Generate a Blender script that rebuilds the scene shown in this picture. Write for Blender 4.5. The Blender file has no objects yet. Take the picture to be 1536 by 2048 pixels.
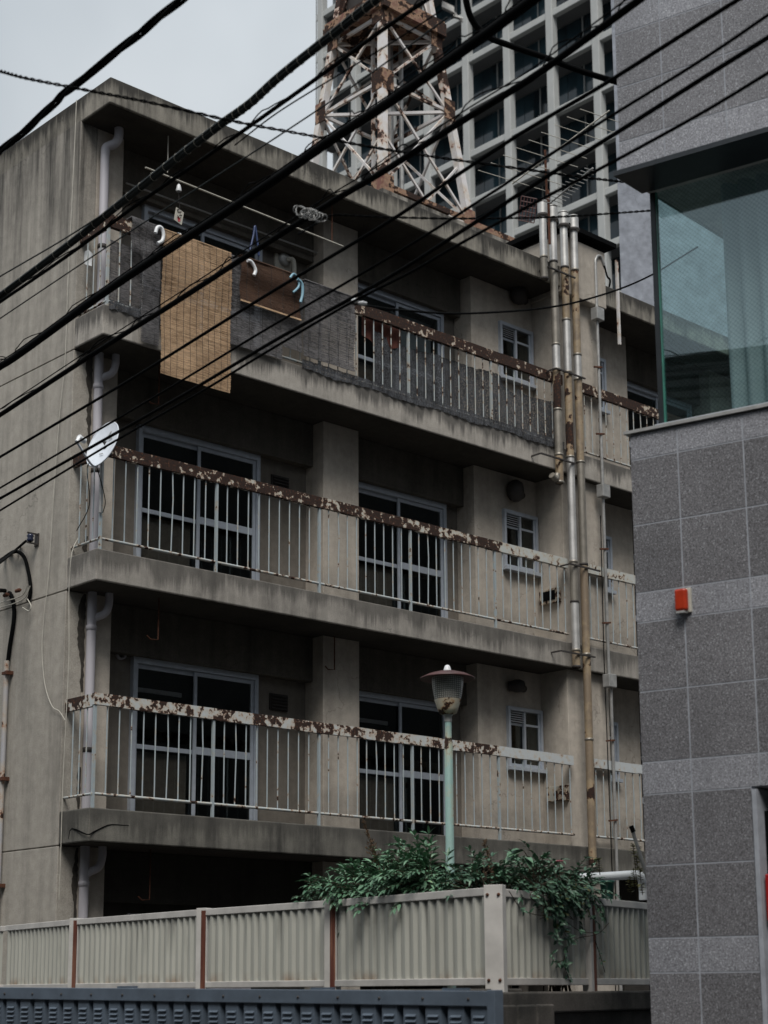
import bpy, math, random
from mathutils import Vector, Matrix
random.seed(7)
sc = bpy.context.scene
COL = sc.collection
R = math.radians

# ------------------------------------------------------------------ camera
F, CX, CY = 3376.15, 768.0, 1293.11          # solved from the vanishing points (photo pixels, 1536 x 2048)
CAM = Vector((-9.35614, -14.48798, 1.6))
PITCH, ROLL, YAW = R(11.48098), R(-0.35803), R(42.79003)
_fw = Vector((math.sin(YAW)*math.cos(PITCH), math.cos(YAW)*math.cos(PITCH), math.sin(PITCH)))
_r0 = Vector((math.cos(YAW), -math.sin(YAW), 0)); _u0 = _r0.cross(_fw)
_rt = _r0*math.cos(ROLL)+_u0*math.sin(ROLL); _up = _u0*math.cos(ROLL)-_r0*math.sin(ROLL)
cam_d = bpy.data.cameras.new("camera"); cam = bpy.data.objects.new("camera", cam_d); COL.objects.link(cam)
cam.matrix_world = Matrix(((_rt.x, _up.x, -_fw.x, CAM.x), (_rt.y, _up.y, -_fw.y, CAM.y), (_rt.z, _up.z, -_fw.z, CAM.z), (0, 0, 0, 1)))
cam_d.sensor_fit = 'VERTICAL'; cam_d.sensor_height = 36; cam_d.sensor_width = 27
cam_d.lens = F/2048*36
cam_d.shift_y = (CY-1024)/2048
cam_d.clip_end = 3000
cam_d.dof.use_dof = True; cam_d.dof.focus_distance = 16.5; cam_d.dof.aperture_fstop = 3.4
sc.camera = cam
sc.render.resolution_x = 768; sc.render.resolution_y = 1024

# ------------------------------------------------------------------ world, sun, exposure
SUN_EL, SUN_AZ = R(56), R(222)      # azimuth measured clockwise from +Y
w = bpy.data.worlds.new("World"); sc.world = w; w.use_nodes = True
nt = w.node_tree; nt.nodes.clear()
sky = nt.nodes.new('ShaderNodeTexSky'); sky.sky_type = 'NISHITA'; sky.sun_disc = False
sky.sun_elevation = SUN_EL; sky.sun_rotation = SUN_AZ; sky.dust_density = 3
hs = nt.nodes.new('ShaderNodeHueSaturation'); hs.inputs['Saturation'].default_value = .35
nt.links.new(sky.outputs[0], hs.inputs['Color'])
tc = nt.nodes.new('ShaderNodeTexCoord')
nz = nt.nodes.new('ShaderNodeTexNoise'); nz.inputs['Scale'].default_value = 3.4; nz.inputs['Detail'].default_value = 4
nt.links.new(tc.outputs['Generated'], nz.inputs['Vector'])
rp = nt.nodes.new('ShaderNodeValToRGB'); rp.color_ramp.elements[0].position = .32; rp.color_ramp.elements[1].position = .68
rp.color_ramp.elements[0].color = (4.1, 4.55, 4.95, 1); rp.color_ramp.elements[1].color = (6.3, 6.75, 7.1, 1)
nt.links.new(nz.outputs['Fac'], rp.inputs['Fac'])
mx = nt.nodes.new('ShaderNodeMixRGB'); mx.inputs['Fac'].default_value = .85
nt.links.new(hs.outputs[0], mx.inputs[1])
sp = nt.nodes.new('ShaderNodeSeparateXYZ'); nt.links.new(tc.outputs['Generated'], sp.inputs[0])
mr = nt.nodes.new('ShaderNodeMapRange'); mr.inputs[1].default_value = 0.0; mr.inputs[2].default_value = 1.0; mr.inputs[3].default_value = .40; mr.inputs[4].default_value = 1.75   # overcast: brighter overhead
nt.links.new(sp.outputs[2], mr.inputs[0])
ml = nt.nodes.new('ShaderNodeMixRGB'); ml.blend_type = 'MULTIPLY'; ml.inputs['Fac'].default_value = 1
nt.links.new(rp.outputs[0], ml.inputs[1]); nt.links.new(mr.outputs[0], ml.inputs[2]); nt.links.new(ml.outputs[0], mx.inputs[2])
bg = nt.nodes.new('ShaderNodeBackground'); bg.inputs['Strength'].default_value = .054
nt.links.new(mx.outputs[0], bg.inputs['Color'])
wo = nt.nodes.new('ShaderNodeOutputWorld'); nt.links.new(bg.outputs[0], wo.inputs[0])
sd = bpy.data.lights.new("sun", 'SUN'); sd.energy = 1.5; sd.angle = R(28); sd.color = (1, .955, .895)
so = bpy.data.objects.new("sun", sd); COL.objects.link(so)
sdir = Vector((math.sin(SUN_AZ)*math.cos(SUN_EL), math.cos(SUN_AZ)*math.cos(SUN_EL), math.sin(SUN_EL)))
so.rotation_euler = sdir.to_track_quat('Z', 'Y').to_euler(); so.location = (0, -10, 40)
sc.view_settings.view_transform = 'Standard'; sc.view_settings.look = 'None'
sc.view_settings.exposure = 1.04; sc.view_settings.gamma = 1

# ------------------------------------------------------------------ placing on real planes
def ray(x, y): return _fw + _rt*((x-CX)/F) - _up*((y-CY)/F)
def on(ax, v, x, y):
    d = ray(x, y); i = 'XYZ'.index(ax); return CAM + d*((v-CAM[i])/d[i])
def at(x, y, d): return CAM + ray(x, y)*d
PX = 1/F                                       # one photo pixel at one metre

# ------------------------------------------------------------------ materials
def MT(name, rough=.8, metal=0.0, col=None, spec=None):
    m = bpy.data.materials.new(name); m.use_nodes = True
    b = m.node_tree.nodes['Principled BSDF']
    b.inputs['Roughness'].default_value = rough; b.inputs['Metallic'].default_value = metal
    if col: b.inputs['Base Color'].default_value = (*col, 1)
    if spec is not None: b.inputs['Specular IOR Level'].default_value = spec
    return m, m.node_tree, b
def N(t, k, **kw):
    n = t.nodes.new(k)
    for a, v in kw.items():
        if a in n.inputs: n.inputs[a].default_value = v
        else: setattr(n, a, v)
    return n
def pos(t, sx=1, sy=1, sz=1):
    g = N(t, 'ShaderNodeNewGeometry'); v = N(t, 'ShaderNodeVectorMath', operation='MULTIPLY')
    v.inputs[1].default_value = (sx, sy, sz); t.links.new(g.outputs['Position'], v.inputs[0]); return v.outputs[0]
def noise(t, vec, scale, detail=4, rough=.55):
    n = N(t, 'ShaderNodeTexNoise', Scale=scale, Detail=detail, Roughness=rough); t.links.new(vec, n.inputs['Vector']); return n.outputs['Fac']
def ramp(t, fac, stops):
    r = N(t, 'ShaderNodeValToRGB'); e = r.color_ramp.elements
    while len(e) < len(stops): e.new(.5)
    for q, (p, c) in zip(e, stops):
        q.position = p; q.color = (*c, 1) if isinstance(c, tuple) else (c, c, c, 1)
    t.links.new(fac, r.inputs['Fac']); return r.outputs['Color']
def mix(t, fac, a, b, mode='MIX'):
    m = N(t, 'ShaderNodeMixRGB', blend_type=mode)
    for i, v in ((0, fac), (1, a), (2, b)):
        if isinstance(v, (int, float)): m.inputs[i].default_value = v if i == 0 else (v, v, v, 1)
        elif isinstance(v, tuple): m.inputs[i].default_value = (*v, 1)
        else: t.links.new(v, m.inputs[i])
    return m.outputs[0]
def mth(t, op, a, b=0.0, clamp=False):
    m = N(t, 'ShaderNodeMath', operation=op, use_clamp=clamp)
    for i, v in ((0, a), (1, b)):
        if isinstance(v, (int, float)): m.inputs[i].default_value = v
        else: t.links.new(v, m.inputs[i])
    return m.outputs[0]
def bump(t, b, h, strength=.3, dist=.01):
    n = N(t, 'ShaderNodeBump', Strength=strength, Distance=dist); t.links.new(h, n.inputs['Height']); t.links.new(n.outputs[0], b.inputs['Normal'])
def axis(t, i):
    g = N(t, 'ShaderNodeNewGeometry'); s = N(t, 'ShaderNodeSeparateXYZ'); t.links.new(g.outputs['Position'], s.inputs[0]); return s.outputs[i]
def mrange(t, v, a, b, c=0.0, d=1.0):
    m = N(t, 'ShaderNodeMapRange'); t.links.new(v, m.inputs[0])
    for i, x in enumerate((a, b, c, d)): m.inputs[i+1].default_value = x
    m.clamp = True; return m.outputs[0]

def concrete(name, light, dark, streak=.6, top=None, grain=90, seed=0.0, lo=.38, hi=.66, drip=0.0):
    m, t, b = MT(name, .92, spec=.25)
    p = pos(t)
    big = noise(t, p, .9+seed, 6, .6)
    st = noise(t, pos(t, 5.5, 5.5, .35), 1.0, 6, .65)
    fine = noise(t, p, grain, 3, .6); med = noise(t, p, 9, 5, .6)
    dirt = mth(t, 'ADD', mth(t, 'MULTIPLY', st, streak), mth(t, 'MULTIPLY', big, 1-streak))
    if top:      # rain-borne grime below the parapet (z from, z to, amount)
        g = mrange(t, axis(t, 2), top[0], top[1], 0, top[2])
        dirt = mth(t, 'ADD', dirt, mth(t, 'MULTIPLY', g, st))
    c = ramp(t, dirt, [(lo, light), ((lo+hi)/2, tuple(l*.62+d*.38 for l, d in zip(light, dark))), (hi, dark)])
    c = mix(t, 1, c, ramp(t, fine, [(.3, .78), (.7, 1.2)]), 'MULTIPLY')
    c = mix(t, 1, c, ramp(t, med, [(.3, .86), (.7, 1.1)]), 'MULTIPLY')
    if drip:     # grime running down from the top edge of each slab face
        g = N(t, 'ShaderNodeNewGeometry'); sp_ = N(t, 'ShaderNodeSeparateXYZ'); t.links.new(g.outputs['Position'], sp_.inputs[0])
        h = mth(t, 'MULTIPLY', mth(t, 'FRACT', mth(t, 'DIVIDE', mth(t, 'SUBTRACT', sp_.outputs[2], .378), 2.7)), 2.7)
        ds = noise(t, pos(t, 16, 16, .6), 1.0, 6, .7); dl = noise(t, pos(t, 2.2, 2.2, .1), 1.0, 3)
        lim = mth(t, 'SUBTRACT', .42, mth(t, 'MULTIPLY', mth(t, 'MULTIPLY', ds, dl), 1.1))
        dm = mth(t, 'MULTIPLY', mrange(t, mth(t, 'SUBTRACT', h, lim), -.02, .10), drip)
        c = mix(t, dm, c, tuple(x*1.0 for x in dark))
        lr = mth(t, 'MULTIPLY', mrange(t, noise(t, pos(t, 26, 26, 1.2), 1.0, 4), .62, .70), .35)
        c = mix(t, lr, c, tuple(min(.6, x*1.25) for x in light))
    # pale lime runs and hairline cracks
    cr = N(t, 'ShaderNodeTexVoronoi', feature='DISTANCE_TO_EDGE', Scale=.8)
    wv = N(t, 'ShaderNodeVectorMath', operation='ADD'); t.links.new(p, wv.inputs[0])
    nn = N(t, 'ShaderNodeTexNoise', Scale=2.2, Detail=5); t.links.new(p, nn.inputs['Vector']); t.links.new(nn.outputs['Color'], wv.inputs[1])
    t.links.new(wv.outputs[0], cr.inputs['Vector'])
    crk = mth(t, 'MULTIPLY', mrange(t, cr.outputs['Distance'], .0, .006, 1, 0), mrange(t, noise(t, p, .5, 2), .52, .6))
    c = mix(t, mth(t, 'MULTIPLY', crk, .5), c, tuple(x*.35 for x in dark))
    t.links.new(c, b.inputs['Base Color'])
    bump(t, b, mth(t, 'ADD', fine, mth(t, 'MULTIPLY', med, 1.2)), .35, .006)
    return m

def rusty(name, paint, amount, xfade=None, scale=9.0, rough=.5, bright=(.30, .10, .035)):
    m, t, b = MT(name, rough)
    p = pos(t)
    a = noise(t, p, scale, 7, .62); l = noise(t, p, scale*.28, 2)
    v = mth(t, 'ADD', mth(t, 'MULTIPLY', a, .62), mth(t, 'MULTIPLY', l, .38))
    thr = .5 + (0.5-amount)*.28
    if xfade:    # paint better kept beyond a certain point of the rail
        v = mth(t, 'SUBTRACT', v, mrange(t, axis(t, 0), xfade, xfade+.35, 0, .1))
    mask = mrange(t, v, thr-.004, thr+.004)
    halo = mrange(t, v, thr-.03, thr)
    pc = mix(t, mth(t, 'MULTIPLY', noise(t, p, 30, 4), .35), paint, tuple(x*.55 for x in paint))
    halo2 = mrange(t, v, thr-.10, thr-.01)
    c = mix(t, mth(t, 'MULTIPLY', halo2, .5), pc, (.46, .36, .22))
    c = mix(t, mth(t, 'MULTIPLY', mth(t, 'MULTIPLY', halo, mrange(t, noise(t, p, 45, 3), .35, .6)), .85), c, bright)
    dk = ramp(t, noise(t, p, 40, 5), [(.3, (.008, .005, .004)), (.55, (.028, .011, .006)), (.64, (.06, .022, .010)), (.74, (.20, .075, .028))])
    c = mix(t, mask, c, dk)
    t.links.new(c, b.inputs['Base Color'])
    rr = mrange(t, mask, 0, 1, rough, .95); t.links.new(rr, b.inputs['Roughness'])
    bump(t, b, mth(t, 'MULTIPLY', mask, noise(t, p, 60, 3)), .6, .004)
    return m

def plain(name, c, rough=.6, metal=0.0, var=.25, scale=14, streak=False, spec=None):
    m, t, b = MT(name, rough, metal, spec=spec)
    n = noise(t, pos(t, 6, 6, .5) if streak else pos(t), 1.2 if streak else scale, 5)
    t.links.new(mix(t, mrange(t, n, .35, .7, 0, 1), c, tuple(x*(1-var) for x in c)), b.inputs['Base Color'])
    bump(t, b, noise(t, pos(t), scale*5, 2), .12, .002)
    return m

def granite(name, base, spk, dk):
    m, t, b = MT(name, .42)
    p = pos(t)
    n1 = noise(t, p, 125, 2, .7); n2 = noise(t, p, 280, 2, .6); n3 = noise(t, p, 75, 3, .6)
    gi = N(t, 'ShaderNodeNewGeometry')
    c = ramp(t, n1, [(.34, dk), (.46, base), (.56, base), (.68, spk)])
    c = mix(t, 1, c, ramp(t, n2, [(.3, .7), (.7, 1.3)]), 'MULTIPLY')
    c = mix(t, mrange(t, n3, .56, .64, 0, .55), c, tuple(x*.9 for x in dk))
    c = mix(t, 1, c, ramp(t, noise(t, p, 1.6, 4), [(.3, .88), (.7, 1.08)]), 'MULTIPLY')
    c = mix(t, 1, c, ramp(t, gi.outputs['Random Per Island'], [(0, .86), (1, 1.1)]), 'MULTIPLY')
    c = mix(t, mrange(t, noise(t, pos(t, 3, 3, .4), 1, 5), .55, .75, 0, .4), c, tuple(x*.55 for x in base))
    t.links.new(c, b.inputs['Base Color']); return m

def glass(name, tint, gloss, extra=None, rough=.0):
    m = bpy.data.materials.new(name); m.use_nodes = True; t = m.node_tree; t.nodes.clear()
    o = N(t, 'ShaderNodeOutputMaterial'); tr = N(t, 'ShaderNodeBsdfTransparent'); tr.inputs[0].default_value = (*tint, 1)
    gl = N(t, 'ShaderNodeBsdfGlossy'); gl.inputs['Roughness'].default_value = rough; gl.inputs['Color'].default_value = (.85, .97, 1, 1)
    lw = N(t, 'ShaderNodeLayerWeight', Blend=.5)      # 0 head on, 1 grazing; same from both faces
    fr_ = mth(t, 'ADD', mth(t, 'MULTIPLY', mth(t, 'POWER', lw.outputs['Facing'], 5.0), .9), .04)
    f = mth(t, 'ADD', fr_, gloss, True)
    mxs = N(t, 'ShaderNodeMixShader'); t.links.new(f, mxs.inputs[0]); t.links.new(tr.outputs[0], mxs.inputs[1]); t.links.new(gl.outputs[0], mxs.inputs[2])
    last = mxs.outputs[0]
    if extra:    # the wire lattice cast inside safety glass
        df = N(t, 'ShaderNodeBsdfDiffuse'); df.inputs[0].default_value = (.03, .035, .035, 1)
        s = mth(t, 'ADD', mth(t, 'MULTIPLY', axis(t, 1), -.9702), mth(t, 'MULTIPLY', axis(t, 0), .242)); z = axis(t, 2)
        def ln(sg):
            v = mth(t, 'ADD', mth(t, 'MULTIPLY', s, 34.0), mth(t, 'MULTIPLY', z, 34.0*sg)); f_ = mth(t, 'FRACT', v)
            return mth(t, 'LESS_THAN', mth(t, 'ABSOLUTE', mth(t, 'SUBTRACT', f_, .5)), .045)
        k = mth(t, 'MULTIPLY', mth(t, 'MAXIMUM', ln(1), ln(-1)), extra)
        m2 = N(t, 'ShaderNodeMixShader'); t.links.new(k, m2.inputs[0]); t.links.new(last, m2.inputs[1]); t.links.new(df.outputs[0], m2.inputs[2]); last = m2.outputs[0]
    t.links.new(last, o.inputs[0]); return m

M = {}
M['side'] = concrete('side_wall_concrete', (.37, .345, .305), (.07, .066, .06), .72, top=(8.6, 11.4, .55), lo=.46, hi=.86)
M['slab'] = concrete('balcony_edge_concrete', (.37, .345, .31), (.045, .043, .041), .60, lo=.46, hi=.70, drip=.75)
M['spall'] = plain('exposed_dark_mortar', (.055, .048, .04), 1, 0, .5, 25)
M['roofedge'] = concrete('grimy_roof_edge', (.30, .28, .24), (.04, .038, .035), .6, lo=.40, hi=.62, drip=.9)
M['slab3'] = concrete('darker_balcony_edge', (.31, .29, .262), (.045, .043, .04), .55, lo=.46, hi=.70, drip=.6)  # darker edge colour for the middle slab
M['slab2'] = concrete('darkest_balcony_edge', (.19, .182, .16), (.035, .034, .032), .45, lo=.38, hi=.64, drip=.5)  # darkest edge colour, used on the lowest slab
M['lintel'] = concrete('grimy_shaded_lintel', (.105, .095, .08), (.05, .045, .038), .5)  # some dirt, plus under-slab shade put into the colour
M['soffit'] = concrete('soffit_concrete', (.06, .054, .046), (.028, .025, .022), .1, lo=.4, hi=.7)  # deep shade below the slabs is put into this colour
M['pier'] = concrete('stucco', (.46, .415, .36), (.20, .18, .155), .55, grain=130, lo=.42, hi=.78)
M['wall'] = concrete('recess_stucco', (.18, .162, .14), (.075, .068, .058), .5, grain=130, lo=.42, hi=.74)  # balcony recess shade put into the stucco colour
M['shaded'] = concrete('shaded_ground_floor_stucco', (.05, .046, .04), (.02, .018, .016), .4)  # ground floor shade painted into the stucco colour
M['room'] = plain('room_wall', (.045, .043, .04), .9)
M['rail'] = rusty('rail_paint_rusting', (.50, .53, .54), .46, xfade=5.9, scale=12)
M['rail3'] = rusty('rail_paint_rusting_heavily', (.50, .52, .50), .64, xfade=5.9, scale=14)
M['rail4'] = rusty('rail_paint_rusted_through', (.52, .50, .46), .68, scale=14)
M['bar'] = rusty('baluster_paint', (.34, .395, .42), .08, scale=18)
M['bar4'] = rusty('baluster_paint_rusty', (.36, .40, .41), .24, scale=18)
M['lowrail'] = rusty('low_rail_paint', (.42, .46, .47), .32, scale=18)
M['tower'] = rusty('tower_paint', (.66, .64, .64), .30, scale=3.4, rough=.6, bright=(.42, .15, .09))
M['tower_r'] = rusty('tower_plate_rust', (.20, .09, .07), .46, scale=6, rough=.85, bright=(.30, .11, .06))
M['alu'] = plain('aluminium_frame', (.42, .46, .52), .4, .2, .15)
M['alu2'] = plain('aluminium_sill', (.60, .63, .68), .35, .4, .12)
M['pane'] = glass('window_glass', (.72, .72, .71), .0)
M['pipe'] = plain('pvc_pipe', (.47, .455, .49), .5, 0, .3, streak=True)
M['flue_s'] = plain('stainless_flue', (.62, .61, .59), .48, .65, .35, 5)
M['flue_d'] = plain('dull_steel_flue', (.30, .275, .235), .45, .5, .35, 6)
M['flue_b'] = rusty('baked_flue', (.215, .165, .115), .30, scale=3.2, rough=.5, bright=(.20, .10, .05))
M['band'] = plain('strap_iron', (.035, .03, .028), .7)
M['conduit'] = plain('galvanised_conduit', (.42, .42, .41), .45, .4, .3)
M['black'] = plain('black_rubber', (.004, .0045, .005), .9, 0, .3, 30, spec=.06)
M['dkgreen'] = plain('weathered_cable', (.012, .018, .018), .6, 0, .3, 30, spec=.25)
M['tie'] = plain('pale_tie', (.50, .48, .42), .6)
M['white'] = plain('white_plastic', (.72, .74, .76), .4, 0, .1)
M['bluepl'] = plain('pale_blue_plastic', (.22, .40, .50), .45, 0, .2)
M['navy'] = plain('navy_plastic', (.02, .04, .12), .45)
M['dish'] = plain('dish_paint', (.58, .62, .68), .4, 0, .12)
M['rust'] = plain('rust', (.11, .04, .02), .95, 0, .6, 30)
M['mint'] = rusty('mint_pole_paint', (.30, .46, .43), .16, scale=7, bright=(.25, .12, .07))
M['hat'] = plain('maroon_enamel', (.085, .032, .03), .5, 0, .4, 8)
M['bowl'] = rusty('cream_bowl_paint', (.60, .57, .48), .26, scale=5, bright=(.42, .2, .07))
M['lens'] = None
M['panel'] = plain('fence_panel_paint', (.46, .46, .41), .6, 0, .22, streak=True)
_t = M['panel'].node_tree; _b = _t.nodes['Principled BSDF']; _src = _b.inputs['Base Color'].links[0].from_socket
_m = mth(_t, 'MULTIPLY', mrange(_t, axis(_t, 2), 1.74, 1.655), mrange(_t, noise(_t, pos(_t, 5, 5, 3), 1, 5), .45, .62, 0, .8))
_c = mix(_t, _m, _src, (.22, .13, .07))
_m2 = mth(_t, 'MULTIPLY', mrange(_t, noise(_t, pos(_t, 9, 9, .9), 1, 5), .56, .66), mrange(_t, axis(_t, 2), 1.85, 2.15, 0, .7))
_t.links.new(mix(_t, _m2, _c, (.10, .10, .09)), _b.inputs['Base Color'])
M['fpost'] = plain('fence_post_paint', (.58, .56, .53), .5, 0, .25, 5)
M['loblue'] = plain('slate_blue_fence_paint', (.105, .135, .175), .5, .1, .3, 6)
M['block'] = concrete('retaining_wall_stone', (.11, .10, .09), (.03, .03, .028), .2, lo=.4, hi=.6)
M['gray'] = concrete('plain_grey_render', (.27, .29, .33), (.20, .215, .25), .1, grain=4, lo=.4, hi=.75)
M['office'] = plain('office_concrete', (.41, .425, .42), .8, 0, .12, 1)
M['officedk'] = plain('shaded_slab_grey', (.12, .125, .13), .9)  # same concrete as the grid, with soffit shade put into its colour
M['officeglass'], t_, b_ = MT('office_glass', .08, col=(.02, .045, .06), spec=.6)
t_.links.new(ramp(t_, noise(t_, pos(t_, 1, 1.5, .6), .25, 3), [(.35, (.012, .02, .026)), (.65, (.035, .07, .09))]), b_.inputs['Base Color'])
M['gl'] = granite('pale_granite', (.26, .265, .29), (.55, .57, .61), (.12, .12, .135))
M['gd'] = granite('dark_granite', (.15, .148, .158), (.36, .375, .40), (.055, .052, .056))
M['gu'] = granite('mid_granite', (.20, .20, .215), (.46, .47, .50), (.08, .078, .085))
M['joint'] = plain('tile_joint', (.33, .35, .39), .8)
M['bayglass'] = glass('wired_glass', (.89, .96, .965), .06, .22)
M['bayside'] = glass('bay_side_glass', (.82, .93, .92), .0)
M['dframe'] = plain('dark_frame', (.03, .035, .04), .35, .3)
M['gedge'] = plain('green_glass_edge', (.06, .20, .16), .2)
M['curtain'] = plain('vertical_blind', (.55, .60, .61), .9, 0, .25, 3)
_t = M['curtain'].node_tree; _b = _t.nodes['Principled BSDF']; _tl = N(_t, 'ShaderNodeBsdfTranslucent'); _tl.inputs[0].default_value = (.45, .52, .54, 1)
_ms = N(_t, 'ShaderNodeMixShader'); _ms.inputs[0].default_value = .5; _o = [n for n in _t.nodes if n.type == 'OUTPUT_MATERIAL'][0]
_t.links.new(_b.outputs[0], _ms.inputs[1]); _t.links.new(_tl.outputs[0], _ms.inputs[2]); _t.links.new(_ms.outputs[0], _o.inputs[0])
M['soil'] = plain('soil', (.03, .025, .02), 1)
M['asphalt'] = plain('asphalt', (.05, .05, .05), .95, 0, .3, 40)
M['ground'] = plain('gravelly_ground', (.07, .065, .06), 1, 0, .4, 20)
M['neigh'] = concrete('neighbour_facade', (.13, .125, .12), (.08, .08, .08), .4)
M['stem'] = plain('brown_stem', (.05, .035, .02), .9)
M['dead'] = plain('dry_stalk', (.13, .08, .045), .95)

def leafm(name, a, bcol):
    m, t, b = MT(name, .42, spec=.5)
    n = noise(t, pos(t), 8, 4); oi = N(t, 'ShaderNodeNewGeometry')
    v = mth(t, 'ADD', mth(t, 'MULTIPLY', n, .6), mth(t, 'MULTIPLY', oi.outputs['Random Per Island'], .4))
    t.links.new(ramp(t, v, [(.25, a), (.66, bcol), (.80, tuple(x*1.5 for x in bcol)), (.86, (.20, .20, .07))]), b.inputs['Base Color'])
    b.inputs['Transmission Weight'].default_value = 0
    return m
M['leaf'] = leafm('leaf', (.04, .11, .06), (.13, .25, .15))
M['leaf2'] = leafm('glossy_leaf', (.025, .075, .045), (.09, .18, .11))
M['leafy'] = leafm('yellowing_leaf', (.10, .12, .03), (.22, .2, .06))
def lensm():
    m, t, b = MT('prismatic_plastic', .3, col=(.20, .205, .20))
    p = pos(t); z = axis(t, 2)
    v = mth(t, 'FRACT', mth(t, 'MULTIPLY', z, 70)); x = mth(t, 'FRACT', mth(t, 'MULTIPLY', mth(t, 'SUBTRACT', axis(t, 0), axis(t, 1)), 52))
    g = mth(t, 'MULTIPLY', mth(t, 'GREATER_THAN', v, .35), mth(t, 'GREATER_THAN', x, .3))
    t.links.new(mix(t, g, (.09, .09, .085), (.46, .45, .41)), b.inputs['Base Color']); bump(t, b, g, .5, .004); return m
M['lens'] = lensm()
def reedm(name, a, bb, vert=False, sc_=(9, 9, 130)):
    m, t, b = MT(name, .85)
    n = noise(t, pos(t, *sc_), 1, 3, .6); n2 = noise(t, pos(t), 2.2, 4); n3 = noise(t, pos(t, 30, 30, 220), 1, 1)
    v = mth(t, 'ADD', mth(t, 'MULTIPLY', n, .5), mth(t, 'ADD', mth(t, 'MULTIPLY', n2, .3), mth(t, 'MULTIPLY', n3, .2)))
    t.links.new(ramp(t, v, [(.36, a), (.64, bb)]), b.inputs['Base Color']); return m
M['reed_tan'] = reedm('tan_bamboo', (.20, .118, .058), (.70, .49, .31))
M['reed_grey'] = reedm('weathered_reed', (.015, .015, .017), (.25, .24, .245), sc_=(16, 16, 70))
M['reed_brown'] = reedm('brown_bamboo', (.06, .03, .018), (.17, .095, .06))
M['net'] = reedm('black_netting', (.008, .008, .010), (.075, .08, .09), sc_=(45, 45, 9))
_t = M['net'].node_tree; _b = _t.nodes['Principled BSDF']
_t.links.new(mrange(_t, noise(_t, pos(_t, 70, 70, 50), 1, 2), .38, .5, .55, 1), _b.inputs['Alpha'])

# ------------------------------------------------------------------ mesh helpers
class MB:
    def __init__(s): s.v = []; s.f = []; s.mi = []; s.sm = []
    def add(s, vs, fs, mi=0, smooth=False):
        o = len(s.v); s.v += [Vector(q) for q in vs]
        for f in fs: s.f.append([o+i for i in f]); s.mi.append(mi); s.sm.append(smooth)
        return s
    def box(s, x0, x1, y0, y1, z0, z1, mi=0):
        v = [(x, y, z) for z in (z0, z1) for y in (y0, y1) for x in (x0, x1)]
        return s.add(v, [(0, 2, 3, 1), (4, 5, 7, 6), (0, 1, 5, 4), (2, 6, 7, 3), (0, 4, 6, 2), (1, 3, 7, 5)], mi)
    def obox(s, o, a, b, c, mi=0):       # corner and three edge vectors
        o, a, b, c = map(Vector, (o, a, b, c))
        v = [o+a*i+b*j+c*k for k in (0, 1) for j in (0, 1) for i in (0, 1)]
        fl = a.cross(b).dot(c) < 0
        fs = [(0, 2, 3, 1), (4, 5, 7, 6), (0, 1, 5, 4), (2, 6, 7, 3), (0, 4, 6, 2), (1, 3, 7, 5)]
        return s.add(v, [f[::-1] for f in fs] if fl else fs, mi)
    def tube(s, pts, r, n=8, mi=0, cap=True, smooth=True):
        pts = [Vector(p) for p in pts]; m = len(pts); rs = r if isinstance(r, (list, tuple)) else [r]*m
        rings = []; u = None
        for i, p in enumerate(pts):
            d = (pts[min(i+1, m-1)]-pts[max(i-1, 0)]).normalized()
            if u is None: u = d.cross(Vector((0, 0, 1)) if abs(d.z) < .95 else Vector((1, 0, 0))).normalized()
            else:
                u = u-d*u.dot(d); u.normalize()
            w_ = d.cross(u)
            rings += [p+(u*math.cos(2*math.pi*k/n)+w_*math.sin(2*math.pi*k/n))*rs[i] for k in range(n)]
        fs = [(i*n+k, i*n+(k+1) % n, (i+1)*n+(k+1) % n, (i+1)*n+k) for i in range(m-1) for k in range(n)]
        s.add(rings, fs, mi, smooth)
        if cap: s.add(rings[:n][::-1], [tuple(range(n))], mi); s.add(rings[-n:], [tuple(range(n))], mi)
        return s
    def beam(s, a, b, wd, th=None, mi=0, up=(0, 0, 1)):    # square-section bar
        a, b = Vector(a), Vector(b); d = (b-a).normalized(); up = Vector(up)
        if abs(d.dot(up)) > .97: up = Vector((1, 0, 0))
        x = d.cross(up).normalized()*wd; z = x.cross(d).normalized()*(th or wd)
        return s.obox(a-x/2-z/2, x, b-a, z, mi)
    def lathe(s, c, prof, n=28, mi=0, ax=(0, 0, 1), smooth=True):
        c = Vector(c); ax = Vector(ax).normalized(); u = ax.orthogonal().normalized(); w_ = ax.cross(u); vs = []
        for r, h in prof: vs += [c+ax*h+(u*math.cos(2*math.pi*k/n)+w_*math.sin(2*math.pi*k/n))*r for k in range(n)]
        fs = [(i*n+k, i*n+(k+1) % n, (i+1)*n+(k+1) % n, (i+1)*n+k) for i in range(len(prof)-1) for k in range(n)]
        return s.add(vs, fs, mi, smooth)
    def build(s, name, mats, parent=None, bevel=0):
        if not isinstance(mats, (list, tuple)): mats = [mats]
        lo = Vector([min(v[i] for v in s.v) for i in range(3)]); hi = Vector([max(v[i] for v in s.v) for i in range(3)])
        org = Vector(((lo.x+hi.x)/2, (lo.y+hi.y)/2, lo.z))
        me = bpy.data.meshes.new(name); me.from_pydata([v-org for v in s.v], [], s.f)
        for m_ in mats: me.materials.append(m_)
        me.polygons.foreach_set('material_index', s.mi); me.polygons.foreach_set('use_smooth', s.sm); me.update()
        o = bpy.data.objects.new(name, me); COL.objects.link(o)
        wl[o.name] = org; o.location = org
        if parent: o.parent = parent; o.location = org-wl[parent.name]
        if bevel:
            b = o.modifiers.new('bevel', 'BEVEL'); b.width = bevel; b.segments = 2; b.limit_method = 'ANGLE'
        return o
wl = {}
def tag(o, label, cat, group=None):
    o['label'] = label; o['category'] = cat
    if group: o['group'] = group
    return o
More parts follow.
